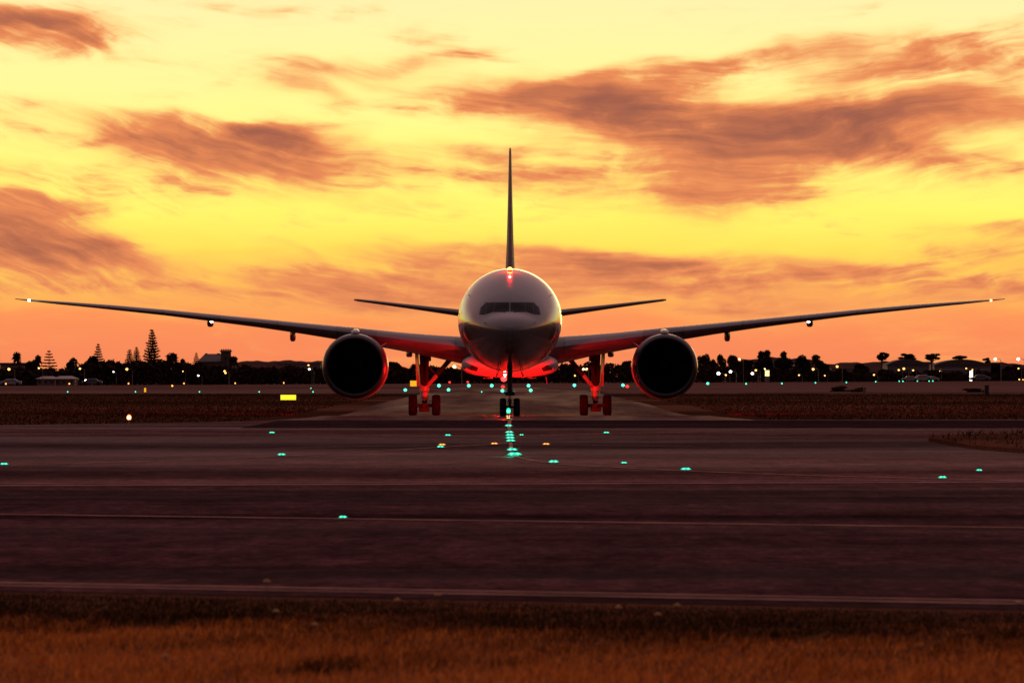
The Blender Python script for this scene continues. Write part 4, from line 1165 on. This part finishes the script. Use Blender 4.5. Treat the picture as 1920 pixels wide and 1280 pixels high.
def _norfolk(key):
    """unit tree: 20 m tall, tiers of level boughs with upturned ends"""
    g = np.random.default_rng(200 + key); P = []
    tr = MB(); tr.tube((0, 0, 0), (0, 0, 20), .38, .05, 8)
    dense = key % 2 == 0
    nt = 17 if dense else (8 if key == 3 else 11)
    z0 = 2.5 if dense else 6.5
    for k in range(nt):
        z = z0 + (19.3 - z0) * (k / (nt - 1)) ** .92; t = (z - z0) / (20 - z0)
        L = (5.0 if dense else 4.8) * (1 - t) ** .8 * g.uniform(.8, 1.1) + .35
        nb = 8 if dense else 6; off = g.uniform(0, 6.28)
        for j in range(nb):
            a = off + 2 * np.pi * j / nb + g.uniform(-.15, .15); l_ = L * g.uniform(.8, 1.08)
            e = (l_ * math.cos(a), l_ * math.sin(a), z + l_ * (.22 if dense else .10))
            tr.tube((0, 0, z), e, .06, .02, 4, False)
            m = int((26 if dense else 44) * l_ + 10); q = g.uniform(.15, 1.05, m)
            pp = np.stack([q * e[0], q * e[1], z + (e[2] - z) * q * q + g.normal(0, .10, m) + .1], 1)
            pp[:, :2] += g.normal(0, .13 + .18 * (1 - t), (m, 2)); P.append(pp)
    P = np.concatenate(P)
    return tree_thing('norfolk_pine', tr, *leaf_cloud(P, .30 if dense else .36, key))
def _palm(key):
    """unit palm: 10 m tall"""
    g = np.random.default_rng(300 + key); tr = MB()
    for k in range(6): tr.tube((.05 * k * k * .3, 0, 1.3 * k), (.05 * (k + 1) ** 2 * .3, 0, 1.3 * (k + 1)), .24 - .02 * k, .22 - .02 * k, 8)
    top = np.array([.54, 0, 7.9]); V, Fq = [], []
    for k in range(34):
        a = 2 * np.pi * k / 34 * 5 + g.uniform(-.2, .2); up = g.uniform(-.5, 1.25); L = g.uniform(2.2, 3.0)
        prev_ = None
        for j in range(7):
            t = j / 6; r_ = L * t * math.cos(up * .6); z = L * (t * math.sin(up) - .55 * t * t)
            p = top + np.array([r_ * math.cos(a), r_ * math.sin(a), z]); w_ = .58 * math.sin(math.pi * min(1, .12 + t * .9)) + .03
            sd = np.array([-math.sin(a), math.cos(a), 0]) * w_
            V += [p - sd + np.array([0, 0, -w_ * .8]), p, p + sd + np.array([0, 0, -w_ * .8])]
            i = len(V) - 3
            if j: Fq += [(i - 3, i - 2, i + 1, i), (i - 2, i - 1, i + 2, i + 1)]
    d = g.normal(size=(420, 3)); d /= np.linalg.norm(d, axis=1)[:, None]
    lv, lf, lt = leaf_cloud(top + np.array([0, 0, .2]) + d * g.uniform(.2, 1, 420)[:, None] ** .6 * np.array([1.9, 1.9, 1.35]), .34, key + 40)
    return tree_thing('palm_tree', tr, np.concatenate([np.array(V), lv]), np.concatenate([np.array(Fq), lf + len(V)]), g.uniform(0, 1, len(V) + len(lv)))
def _flat(key):
    """unit umbrella tree: 10 m tall, 10 m wide, tiers of flat foliage"""
    g = np.random.default_rng(400 + key); tr = MB(); P = []
    tr.tube((0, 0, 0), (.1, 0, 6.4), .5, .36, 8)
    for k in range(15):
        a = g.uniform(0, 6.28); rr = g.uniform(.4, 3.9); c = np.array([rr * math.cos(a), rr * math.sin(a), 8.0 + g.uniform(-.9, .9) * (1 if key else .35) - .02 * rr])
        tr.tube((.1, 0, 6.2), tuple(c), .2, .07, 5)
        m = 380; d = g.normal(size=(m, 3)); d /= np.linalg.norm(d, axis=1)[:, None]
        P.append(c + d * (g.uniform(.1, 1, m) ** .45)[:, None] * np.array([1.75, 1.75, .42]))
    return tree_thing('umbrella_tree', tr, *leaf_cloud(np.concatenate(P), .34, key, .5))
broad, norfolk, palm, flat = shared(_broad), shared(_norfolk), shared(_palm), shared(_flat)

def plant(maker, key, px, top, wpx, lab, cat, group, unit_h, unit_w, dy=0.0, base=None):
    """a tree whose tip shows at row top and whose crown is wpx wide in the photo"""
    Y = far_y(px) + dy; x_, zt = xz(px, top, Y)
    o = maker(key); sz = zt / unit_h; sw_ = wpx * Y / F / unit_w
    o.location = (x_, Y, 0); o.scale = (sw_, sw_, sz); o.rotation_euler = (0, 0, random.uniform(0, 6.28))
    tag(o, lab, cat, group)

G1, G2, G3, G4 = 'norfolk pines behind the airfield', 'palms behind the airfield', 'umbrella trees on the right', 'dark broadleaf trees along the field'
for a in [(0, 285, 617, 40, 'tallest Norfolk pine, dense and cone shaped, far left treeline'), (1, 184, 644, 27, 'slender Norfolk pine with open tiers behind a rounded tree'),
          (3, 92, 657, 36, 'short wide Norfolk pine with open tiers near the long white roof'), (2, 256, 650, 27, 'small dense Norfolk pine just left of the tallest pine'),
          (4, 243, 655, 30, 'small bushy pine leftmost of the two beside the tallest pine'), (5, 368, 661, 20, 'tiny Norfolk pine left of the castle-like house'), (1, 38, 664, 8, 'thin Norfolk pine near the left edge of the picture')]:
    plant(norfolk, a[0], a[1], a[2], a[3], a[4], 'pine tree', G1, 20, 9.5, 60)
for a in [(0, 33, 658, 20, 'palm with round head standing over the low roof at far left'), (1, 323, 660, 30, 'bushy palm right of the tallest pine'), (2, 440, 666, 23, 'palm just right of the square tower'),
          (1, 343, 671, 14, 'low palm between bushy palm and tiny pine'), (0, 1429, 656, 19, 'left palm on the skyline of the wooded rise'), (2, 1440, 654, 20, 'taller palm beside the left one on the wooded rise'), (1, 1469, 657, 18, 'single palm right of the pair on the wooded rise'),
          (2, 1528, 663, 22, 'palm at the right end of the wooded rise'), (1, 73, 664, 17, 'thin palm between round headed palm and wide pine')]:
    plant(palm, a[0], a[1], a[2], a[3], a[4], 'palm', G2, 9.6, 5.4, 30)
for a in [(1, 1653, 661, 27, 'leftmost flat topped tree above the right buildings'), (2, 1701, 662, 34, 'widest flat topped tree standing above the left curved roof'), (3, 1747, 663, 29, 'flat topped tree between the two curved roofs'), (0, 1799, 664, 28, 'thin flat topped tree above the right curved roof'), (4, 1849, 671, 16, 'small flat topped tree at the right end of the curved roof')]:
    plant(flat, a[0], a[1], a[2], a[3], a[4], 'tree', G3, 9.1, 9.5, 90)
BT = [(12, 690, 36, 'low dark tree at the left edge in front of the roof'), (62, 668, 34, 'rounded dark tree under the thin palm'), (95, 684, 30, 'low dark tree under the wide pine'),
      (136, 667, 32, 'leafy tree right of the wide pine'), (170, 659, 38, 'tallest rounded tree left, in front of the slender pine'), (205, 673, 34, 'lower rounded tree right of the slender pine'), (228, 676, 30, 'low tree left of the lamp post'),
      (262, 671, 46, 'broad dark tree below the two small pines'), (300, 669, 46, 'broad dark tree at the foot of the tallest pine'), (337, 676, 36, 'low dark tree below the low palm'), (365, 682, 34, 'dark tree left of the house gable'),
      (455, 688, 44, 'low dark tree right of the tower'), (492, 685, 48, 'wide low tree in front of the brown hill'), (540, 687, 48, 'wide low tree above the yellow sign'), (585, 690, 44, 'low tree half hidden by the left engine'),
      (700, 676, 50, 'dark tree just right of the left engine'), (742, 672, 48, 'tall dark tree left of the left landing gear'), (776, 674, 42, 'dark tree directly behind the left landing gear'), (815, 684, 40, 'low tree in the gap right of the left landing gear'), (850, 686, 40, 'low tree left of the belly'),
      (1072, 677, 44, 'dark tree right of the belly'), (1105, 675, 40, 'dark tree directly behind the right landing gear'), (1130, 678, 30, 'dark tree right beside the right landing gear'), (1176, 667, 44, 'tall dark tree left of the right engine'), (1205, 672, 40, 'dark tree behind the right engine'),
      (1320, 656, 26, 'narrow tall tree right of the right engine'), (1337, 668, 26, 'lower tree second from the right engine'), (1352, 660, 24, 'pointed tree third from the right engine'), (1375, 658, 30, 'pointed tree left of the yellow lamp'),
      (1400, 664, 40, 'rounded tree under the yellow lamp'), (1430, 664, 46, 'broad tree below the pair of palms'), (1470, 664, 46, 'broad tree below the single palm'), (1506, 659, 36, 'leafy tree with open crown on the wooded rise'), (1540, 672, 34, 'low tree ending the wooded rise'),
      (1385, 686, 46, 'dark tree behind the two white lamps'), (1460, 684, 44, 'dark tree right of the lit white panel'), (1495, 690, 40, 'dark low tree left of an orange street lamp'), (1560, 692, 44, 'dark low tree between two curved street lamps'), (1612, 677, 40, 'wide tree left of the flat topped trees'),
      (1660, 690, 40, 'dark tree below the leftmost flat topped tree'), (1745, 690, 46, 'dark tree behind the parked cars'), (1870, 674, 48, 'large dark tree below the two white lamps at right'), (1903, 680, 40, 'dark tree at the right edge of the picture')]
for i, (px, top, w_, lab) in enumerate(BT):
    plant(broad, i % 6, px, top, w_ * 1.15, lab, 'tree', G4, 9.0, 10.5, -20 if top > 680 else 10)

# continuous scrub and hedges at the foot of the trees: nobody could count them
def scrub(name, px0, px1, prof, lab, dy=-45, per=9):
    P = []; g = np.random.default_rng(abs(px0) + 11)
    for px in np.arange(px0, px1, 2.2):
        Y = far_y(px) + dy + g.uniform(-14, 14); x_, zt = xz(px, float(np.interp(px, *prof)) + g.uniform(-2, 4) + 3.2 * math.sin(px * .11 + 1) * math.sin(px * .037) + 2.2 * math.sin(px * .23), Y)
        m = 46
        q = g.uniform(0, 1, m)
        P.append(np.stack([x_ + g.normal(0, .55, m), Y + g.normal(0, 1.2, m), zt * q ** .8], 1))
    v_, f_, t_ = leaf_cloud(np.concatenate(P), .62, abs(px0))
    o = np_mesh(name, v_, f_, M['leaf'], attr=t_); tag(o, lab, None, None, 'stuff')
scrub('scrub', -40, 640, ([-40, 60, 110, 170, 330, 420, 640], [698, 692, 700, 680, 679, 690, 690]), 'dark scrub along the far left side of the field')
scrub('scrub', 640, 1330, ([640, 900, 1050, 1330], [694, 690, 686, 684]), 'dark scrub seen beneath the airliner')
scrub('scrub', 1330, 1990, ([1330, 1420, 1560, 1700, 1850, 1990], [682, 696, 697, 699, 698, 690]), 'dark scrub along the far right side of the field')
# low shrubs standing in the right field
def shrub(px, top, wpx, Y, lab, key):
    x_, zt = xz(px, top, Y); o = broad(key); s_ = wpx * Y / F / 10.5
    o.location = (x_, Y, -.35 * zt); o.scale = (s_, s_, zt * 1.35 / 9.0); o.name = 'field_shrub'
    for ch in o.children:
        if ch.name.startswith('crown'): ch.material_slots[0].link = 'OBJECT'; ch.material_slots[0].material = M['shrub']
    tag(o, lab, 'bush', 'dark bushes in the right field')
shrub(1575, 722, 50, 880, 'left dark bush lying in the right field', 3); shrub(1612, 724, 40, 860, 'right dark bush beside the marker box', 4); shrub(1830, 725, 66, 850, 'wide dark bush behind the dark cabinet', 5)

# hills
def hill(px0, px1, prof, Y, nm):
    xs_ = np.linspace(px0, px1, 60); vs, fs = [], []
    for px in xs_:
        x_, zt = xz(px, float(np.interp(px, *prof)) + 1.2 * math.sin(px * .09) + .8 * math.sin(px * .23), Y)
        for (q, d) in ((0, -260), (.35, -170), (.75, -70), (1, 0), (.7, 160), (0, 500)): vs.append((x_, Y + d, -.5 + (zt + .5) * q))
    n = 6
    for i in range(len(xs_) - 1):
        for k in range(n - 1): a = i * n + k; fs.append((a, a + n, a + n + 1, a + 1))
    o = np_mesh(nm, vs, fs, M['hill'], smooth=True); tag(o, kind='structure')
hill(300, 900, ([300, 340, 440, 520, 600, 700, 900], [712, 690, 678, 676, 677, 680, 712]), 2300, 'hill')
hill(1480, 2100, ([1480, 1540, 1640, 1900, 2100], [712, 682, 678, 680, 712]), 3000, 'hill')
hill(1290, 1620, ([1290, 1400, 1440, 1500, 1560, 1620], [715, 674, 670, 671, 684, 715]), 2500, 'hill')

def house(px0, px1, top, eave, Y, wall, roof, lab, kind='gable', name='far_house', nwin=3, depth=12):
    x0, zt = xz(px0, top, Y); x1, ze = xz(px1, eave, Y); w = x1 - x0
    r_ = empty(name, ((x0 + x1) / 2, Y, 0), lab, 'building')
    b = MB(); b.box((0, depth / 2, ze / 2), (w, depth, ze)); b.build('wall', wall, r_)
    b = MB(); e = .4
    if kind == 'gable':
        b.add([(-w / 2 - e, -e, ze), (w / 2 + e, -e, ze), (w / 2 + e, depth + e, ze), (-w / 2 - e, depth + e, ze), (-w / 2 + w * .2, depth / 2, zt), (w / 2 - w * .2, depth / 2, zt)],
              [(0, 1, 5, 4), (2, 3, 4, 5), (1, 2, 5), (3, 0, 4), (3, 2, 1, 0)])
    elif kind == 'arch':
        n = 20; vs = []
        for d in (-e, depth + e):
            for i in range(n + 1):
                t = i / n; vs.append((-w / 2 - e + (w + 2 * e) * t, d, ze + (zt - ze) * math.sin(math.pi * t) ** .85))
        b.add(vs, [(i, i + 1, n + 2 + i, n + 1 + i) for i in range(n)] + [tuple(range(n, -1, -1)), tuple(range(n + 1, 2 * n + 2)), (0, n, 2 * n + 1, n + 1)])
    else:
        b.box((0, depth / 2, ze + .2), (w + .6, depth + .6, .4))
    b.build('roof', roof, r_, angle=30)
    for k in range(nwin):
        wx = (k + .5) / nwin * w - w / 2
        b = MB(); b.box((wx, -.03, ze * .55), (w / nwin * .45, .1, ze * .35)); wi = b.build('window', M['roof_far'], r_)
        b = MB(); b.box((wx, -.09, ze * .55), (w / nwin * .38, .06, ze * .28)); b.build('pane', M['pane'], wi)
    return r_
Yl = lambda px: far_y(px)
house(0, 60, 680, 683, Yl(30) + 40, M['wall_far'], M['roof_dark'], 'low flat roofed building at the left edge behind the trees', 'flat')
house(69, 103, 705, 710, Yl(90) - 70, M['wall_far'], M['roof_white'], 'left low shed with a long pale roof in front of the left trees', 'gable', 'white_roofed_shed')
house(101, 139, 704.5, 710, Yl(120) - 75, M['wall_far'], M['roof_white'], 'right low shed with a long pale roof behind a lamp post', 'gable', 'white_roofed_shed')
# the castle-like house: gabled hall, two chimneys, square battlemented tower
YC = Yl(410) + 120
hall = house(372, 421, 663, 678, YC, M['stone'], M['roof_dark'], 'castle-like stone house with two chimneys and a battlemented square tower', 'gable', 'castle_house', 4, 16)
cxh = hall.location.x
def rel(px, py): x_, z_ = xz(px, py, YC); return x_ - cxh, z_
for (pa, pb, pt) in ((382, 386, 662), (404, 410, 662)):
    xa, zt = rel(pa, pt); xb, zb = rel(pb, 674); b = MB(); b.box(((xa + xb) / 2, 8, (zt + zb) / 2), (xb - xa, 1.2, zt - zb)); b.build('chimney', M['stone'], hall)
xa, zt = rel(414, 659); xb, _ = rel(432.5, 659); tw = xb - xa
b = MB(); b.box(((xa + xb) / 2, 1.2, zt / 2), (tw, tw, zt)); tower = b.build('tower', M['stone'], hall)
b = MB(); b.box(((xa + xb) / 2, 1.2, zt + .12), (tw + .5, tw + .5, .3)); b.build('tower_cornice', M['stone'], tower)
for k in range(5):
    for (ex_, ey_) in ((k, 0), (k, 4), (0, k), (4, k)):
        if (ex_, ey_) in ((0, 0), (4, 0), (0, 4), (4, 4)) and (k in (0, 4)) and ey_ != 0 and ex_ != 0: continue
        b = MB(); b.box((xa - .1 + (tw + .2) * (ex_ + .5) / 5, 1.2 - tw / 2 + tw * (ey_ + .5) / 5, zt + .45), (tw / 8, tw / 8, .42)); b.build('merlon', M['stone'], tower)
for (fz_) in (.55, .8):
    b = MB(); b.box(((xa + xb) / 2, 1.2 - tw / 2 - .02, zt * fz_), (tw * .16, .1, zt * .1)); b.build('window', M['pane'], tower)
house(520, 600, 678, 682, 1980, M['wall_far'], M['roof_far'], 'pale terrace of houses on the brown hill left of the engine', 'flat', 'hillside_house', 7)
house(1388, 1500, 681, 686, Yl(1440) + 55, M['wall_far'], M['roof_far'], 'long grey roofed building behind the lamps right of the engine', 'gable', 'long_building', 8)
house(1560, 1632, 683, 692, Yl(1600) + 70, M['wall_far'], M['roof_far'], 'grey flat building between the curved street lamps and flat topped trees', 'flat', 'grey_building', 5)
house(1664, 1742, 673, 684, Yl(1700) + 60, M['roof_far'], M['roof_dark'], 'left hangar with a curved dark roof', 'arch', 'curved_roof_hangar', 5, 30)
house(1752, 1858, 673.5, 685, Yl(1800) + 60, M['roof_far'], M['roof_dark'], 'right and wider hangar with a curved dark roof', 'arch', 'curved_roof_hangar', 6, 30)
house(1766, 1852, 692, 693.5, Yl(1800) + 10, M['roof_far'], M['roof_white'], 'long low shed with a pale flat roof in front of the wider hangar', 'flat', 'low_shed', 6, 8)
house(1880, 1960, 678, 690, Yl(1900) + 60, M['wall_far'], M['roof_far'], 'grey building at the right edge behind dark trees', 'flat', 'grey_building', 4)

# lamps among the buildings
def _street(key):
    """street lamp: pole of unit height, lamp head at the tip of a short curved arm built about the pole's top"""
    r_ = empty('street_lamp', (0, 0, 0)); m = key[0]
    b = MB(); b.tube((0, 0, 0), (0, 0, 1), .12, .08, 8); b.build('pole', M['post'], r_)
    b = MB(); last = Vector((0, 0, -.02))
    for k in range(1, 6):
        a = k / 5 * math.pi / 2; p = Vector((-1.3 * (1 - math.cos(a)), -.35 * math.sin(a), .6 * math.sin(a))); b.tube(last, p, .06, .06, 6); last = p
    b.build('arm', M['post'], r_)
    b = MB(); b.box((-1.5, -.38, .72), (.75, .40, .14), None, .04); b.build('lamp_head', M['post'], r_)
    b = MB(); b.ball((-1.5, -.48, .46), .36, 12, 8, .9); b.build('bulb', M[{'s': 's_bulb', 'w': 'w_bulb', 'y': 'y_bulb'}[m]], r_)
    return r_
street = shared(_street)
def slamp(k, px, py, lab, dy=-60, sc=1.0):
    sc *= .82
    Y = far_y(px) + dy; x_, z_ = xz(px, py, Y)
    hp = max(.3, z_ - .46 * sc)
    o = street(k); o.location = (x_ + 1.5 * sc, Y, 0); tag(o, lab, 'street lamp', 'street lamps beyond the field')
    for ch in o.children:
        if ch.name.startswith('pole'): ch.scale = (sc, sc, hp)
        else: ch.location = (0, 0, hp); ch.scale = (sc, sc, sc)
SL = [('s', 17, 692, 'warm street lamp nearest the left edge of the picture'), ('s', 73, 690, 'dim warm street lamp left of the wide pine', .7), ('s', 150, 691, 'warm street lamp on a pale pole right of the long pale roofs', .8), ('s', 238, 692, 'bright warm street lamp on a tall pole left of the tallest pine'),
      ('w', 213, 697, 'tiny cold lamp left of the bright lamp post', .5), ('w', 372, 704, 'small white lamp below the castle-like house', .7), ('s', 343, 696, 'faint lamp on a pale pole left of the castle-like house', .5), ('s', 421, 695.5, 'warm lamp at the foot of the square tower, upper of a pair', .8), ('s', 423, 699, 'warm lamp at the foot of the square tower, lower of a pair', .8),
      ('s', 578.5, 684.5, 'orange lamp on the hillside left of the engine', .7), ('w', 580, 692, 'white lamp on the hillside left of the engine', .9), ('y', 852, 687, 'large pale yellow lamp seen between left landing gear and belly', 1.6), ('y', 1094, 692, 'left of two pale lamps beside the right landing gear', 1.2), ('y', 1100, 692, 'right of two pale lamps beside the right landing gear', 1.2), ('s', 1078, 704, 'dim orange lamp left of the right landing gear', .8),
      ('w', 1347, 700, 'large white lamp nearest the right engine', 1.7), ('s', 1360.5, 703, 'orange lamp between the two large white lamps', 1.1), ('w', 1369.5, 696.5, 'large white lamp second from the right engine', 1.5), ('w', 1410.5, 700, 'white lamp right of the wooded dark gap', 1.5), ('s', 1417, 694, 'orange lamp just above and right of a white one', 1.1), ('y', 1434, 691.5, 'small yellow lamp over the lit white panel', .8), ('y', 1386.5, 673, 'yellow lamp high among the trees of the wooded rise', 1.0),
      ('s', 1498, 703, 'small orange lamp left of the first curved street lamp', .9), ('s', 1524.5, 692, 'first curved street lamp right of the wooded rise', 1.4), ('s', 1546.5, 704, 'small warm lamp right of the first curved street lamp', .8), ('s', 1569.5, 687, 'second and taller curved street lamp right of the wooded rise', 1.4), ('s', 1638.5, 702.5, 'low orange street lamp below the leftmost flat topped tree', 1.0),
      ('s', 1685, 693.5, 'left lamp of the two in front of the left hangar', 1.1), ('s', 1694.5, 691, 'brightest lamp in front of the left hangar', 1.4), ('s', 1712, 694, 'right lamp in front of the left hangar', 1.0), ('s', 1762, 695.5, 'dim lamp between the two hangars', .5), ('s', 1811.5, 690.5, 'lamp left over the tall lit white panel', .9), ('s', 1823, 693, 'lamp right over the tall lit white panel', .9), ('s', 1909.5, 690.5, 'orange lamp at the right edge of the picture', 1.0),
      ('w', 1866, 673, 'high white lamp above the large dark tree at right', 1.7), ('w', 1909, 673, 'high white lamp at the right edge of the picture', 1.9), ('s', 1911, 716, 'low warm lamp at the right edge, left of a pair', .9), ('s', 1918, 716.5, 'low warm lamp at the right edge, right of a pair', .7), ('w', 161, 713.5, 'low bright white lamp at the foot of a lamp post', 1.1), ('y', 142, 714.5, 'low yellow lamp under the right pale roof', .7), ('y', 128, 714.5, 'low yellow lamp under the left end of the right pale roof', .6)]
for a in SL: slamp(a[0], a[1], a[2], a[3], -70, a[4] if len(a) > 4 else 1.0)

# lit panels
M['lit_white'] = lamp_mat('lit_white_panel', (1.0, .9, .75), 2.2); M['lit_cream'] = lamp_mat('lit_cream_panel', (1.0, .72, .32), 1.6)
def pylon(px0, px1, py0, py1, mat, lab):
    Y = far_y((px0 + px1) / 2) - 75; x0, zt = xz(px0, py0, Y); x1, zb = xz(px1, py1, Y)
    r_ = empty('lit_sign', ((x0 + x1) / 2, Y, 0), lab, 'sign')
    b = MB(); b.box((0, .2, zt / 2), (x1 - x0 + .2, .3, zt + .1), None, .03); b.build('sign_frame', M['post'], r_)
    b = MB(); b.box((0, .02, (zt + zb) / 2), (x1 - x0, .1, zt - zb), None, .02); b.build('lit_panel', mat, r_)
pylon(1434.5, 1442.5, 694, 705, M['lit_cream'], 'cream lit upright panel below a small yellow lamp')
pylon(1818, 1824, 695, 714, M['lit_white'], 'tall white lit upright panel in front of the wider hangar')

# parked cars
M['car_a'] = paint('silver_car_paint', (.24, .23, .24), .3, coat=.4); M['car_b'] = paint('dark_car_paint', (.07, .07, .08), .3, coat=.4)
def _car(key):
    r_ = empty('parked_car', (0, 0, 0))
    prof = [(-2.15, .35), (-2.2, .62), (-2.05, .86), (-1.35, .93), (-.75, 1.38), (.75, 1.42), (1.55, .98), (2.1, .9), (2.2, .6), (2.15, .35)]
    b = MB(); rr = []
    for y, q in ((-.82, .97), (-.72, 1.0), (.72, 1.0), (.82, .97)): rr.append([(x * q, y, .35 + (z - .35) * (1 if abs(y) < .8 else .94)) for x, z in prof])
    b.loft(rr); b.build('body', M['car_a' if key == 'a' else 'car_b'], r_, angle=30)
    for sy in (-1, 1):
        b = MB(); b.add([(-1.2, sy * .826, .96), (-.7, sy * .80, 1.3), (.68, sy * .80, 1.33), (1.3, sy * .826, 1.0)], [(0, 1, 2, 3)] if sy > 0 else [(3, 2, 1, 0)]); b.build('side_window', M['pane'], r_, smooth=False)
        for x in (-1.35, 1.35):
            b = MB(); b.tube((x, sy * .62, .33), (x, sy * .84, .33), .33, .33, 16); b.build('wheel', M['tyre'], r_)
    return r_
car = shared(_car)
for (k, px, dy, s_, lab) in [('a', 1706, -95, 1.35, 'leftmost silver car parked behind the green edge lights'), ('a', 1729, -90, 1.7, 'middle car of three parked in front of the left hangar'), ('a', 1745, -92, 1.35, 'rightmost car of three parked in front of the left hangar'),
                             ('b', 1838, -90, 1.7, 'dark car parked right of the tall lit white panel'), ('a', 20, -80, 1.1, 'pale car parked at the left edge below the flat roof'), ('b', 172, -80, 1.1, 'dark car beside the low bright white lamp')]:
    Y = far_y(px) + dy; o = car(k); o.location = (xz(px, 715, Y)[0], Y, 0); o.scale = (s_, s_, s_); tag(o, lab, 'car', 'cars parked beyond the field')
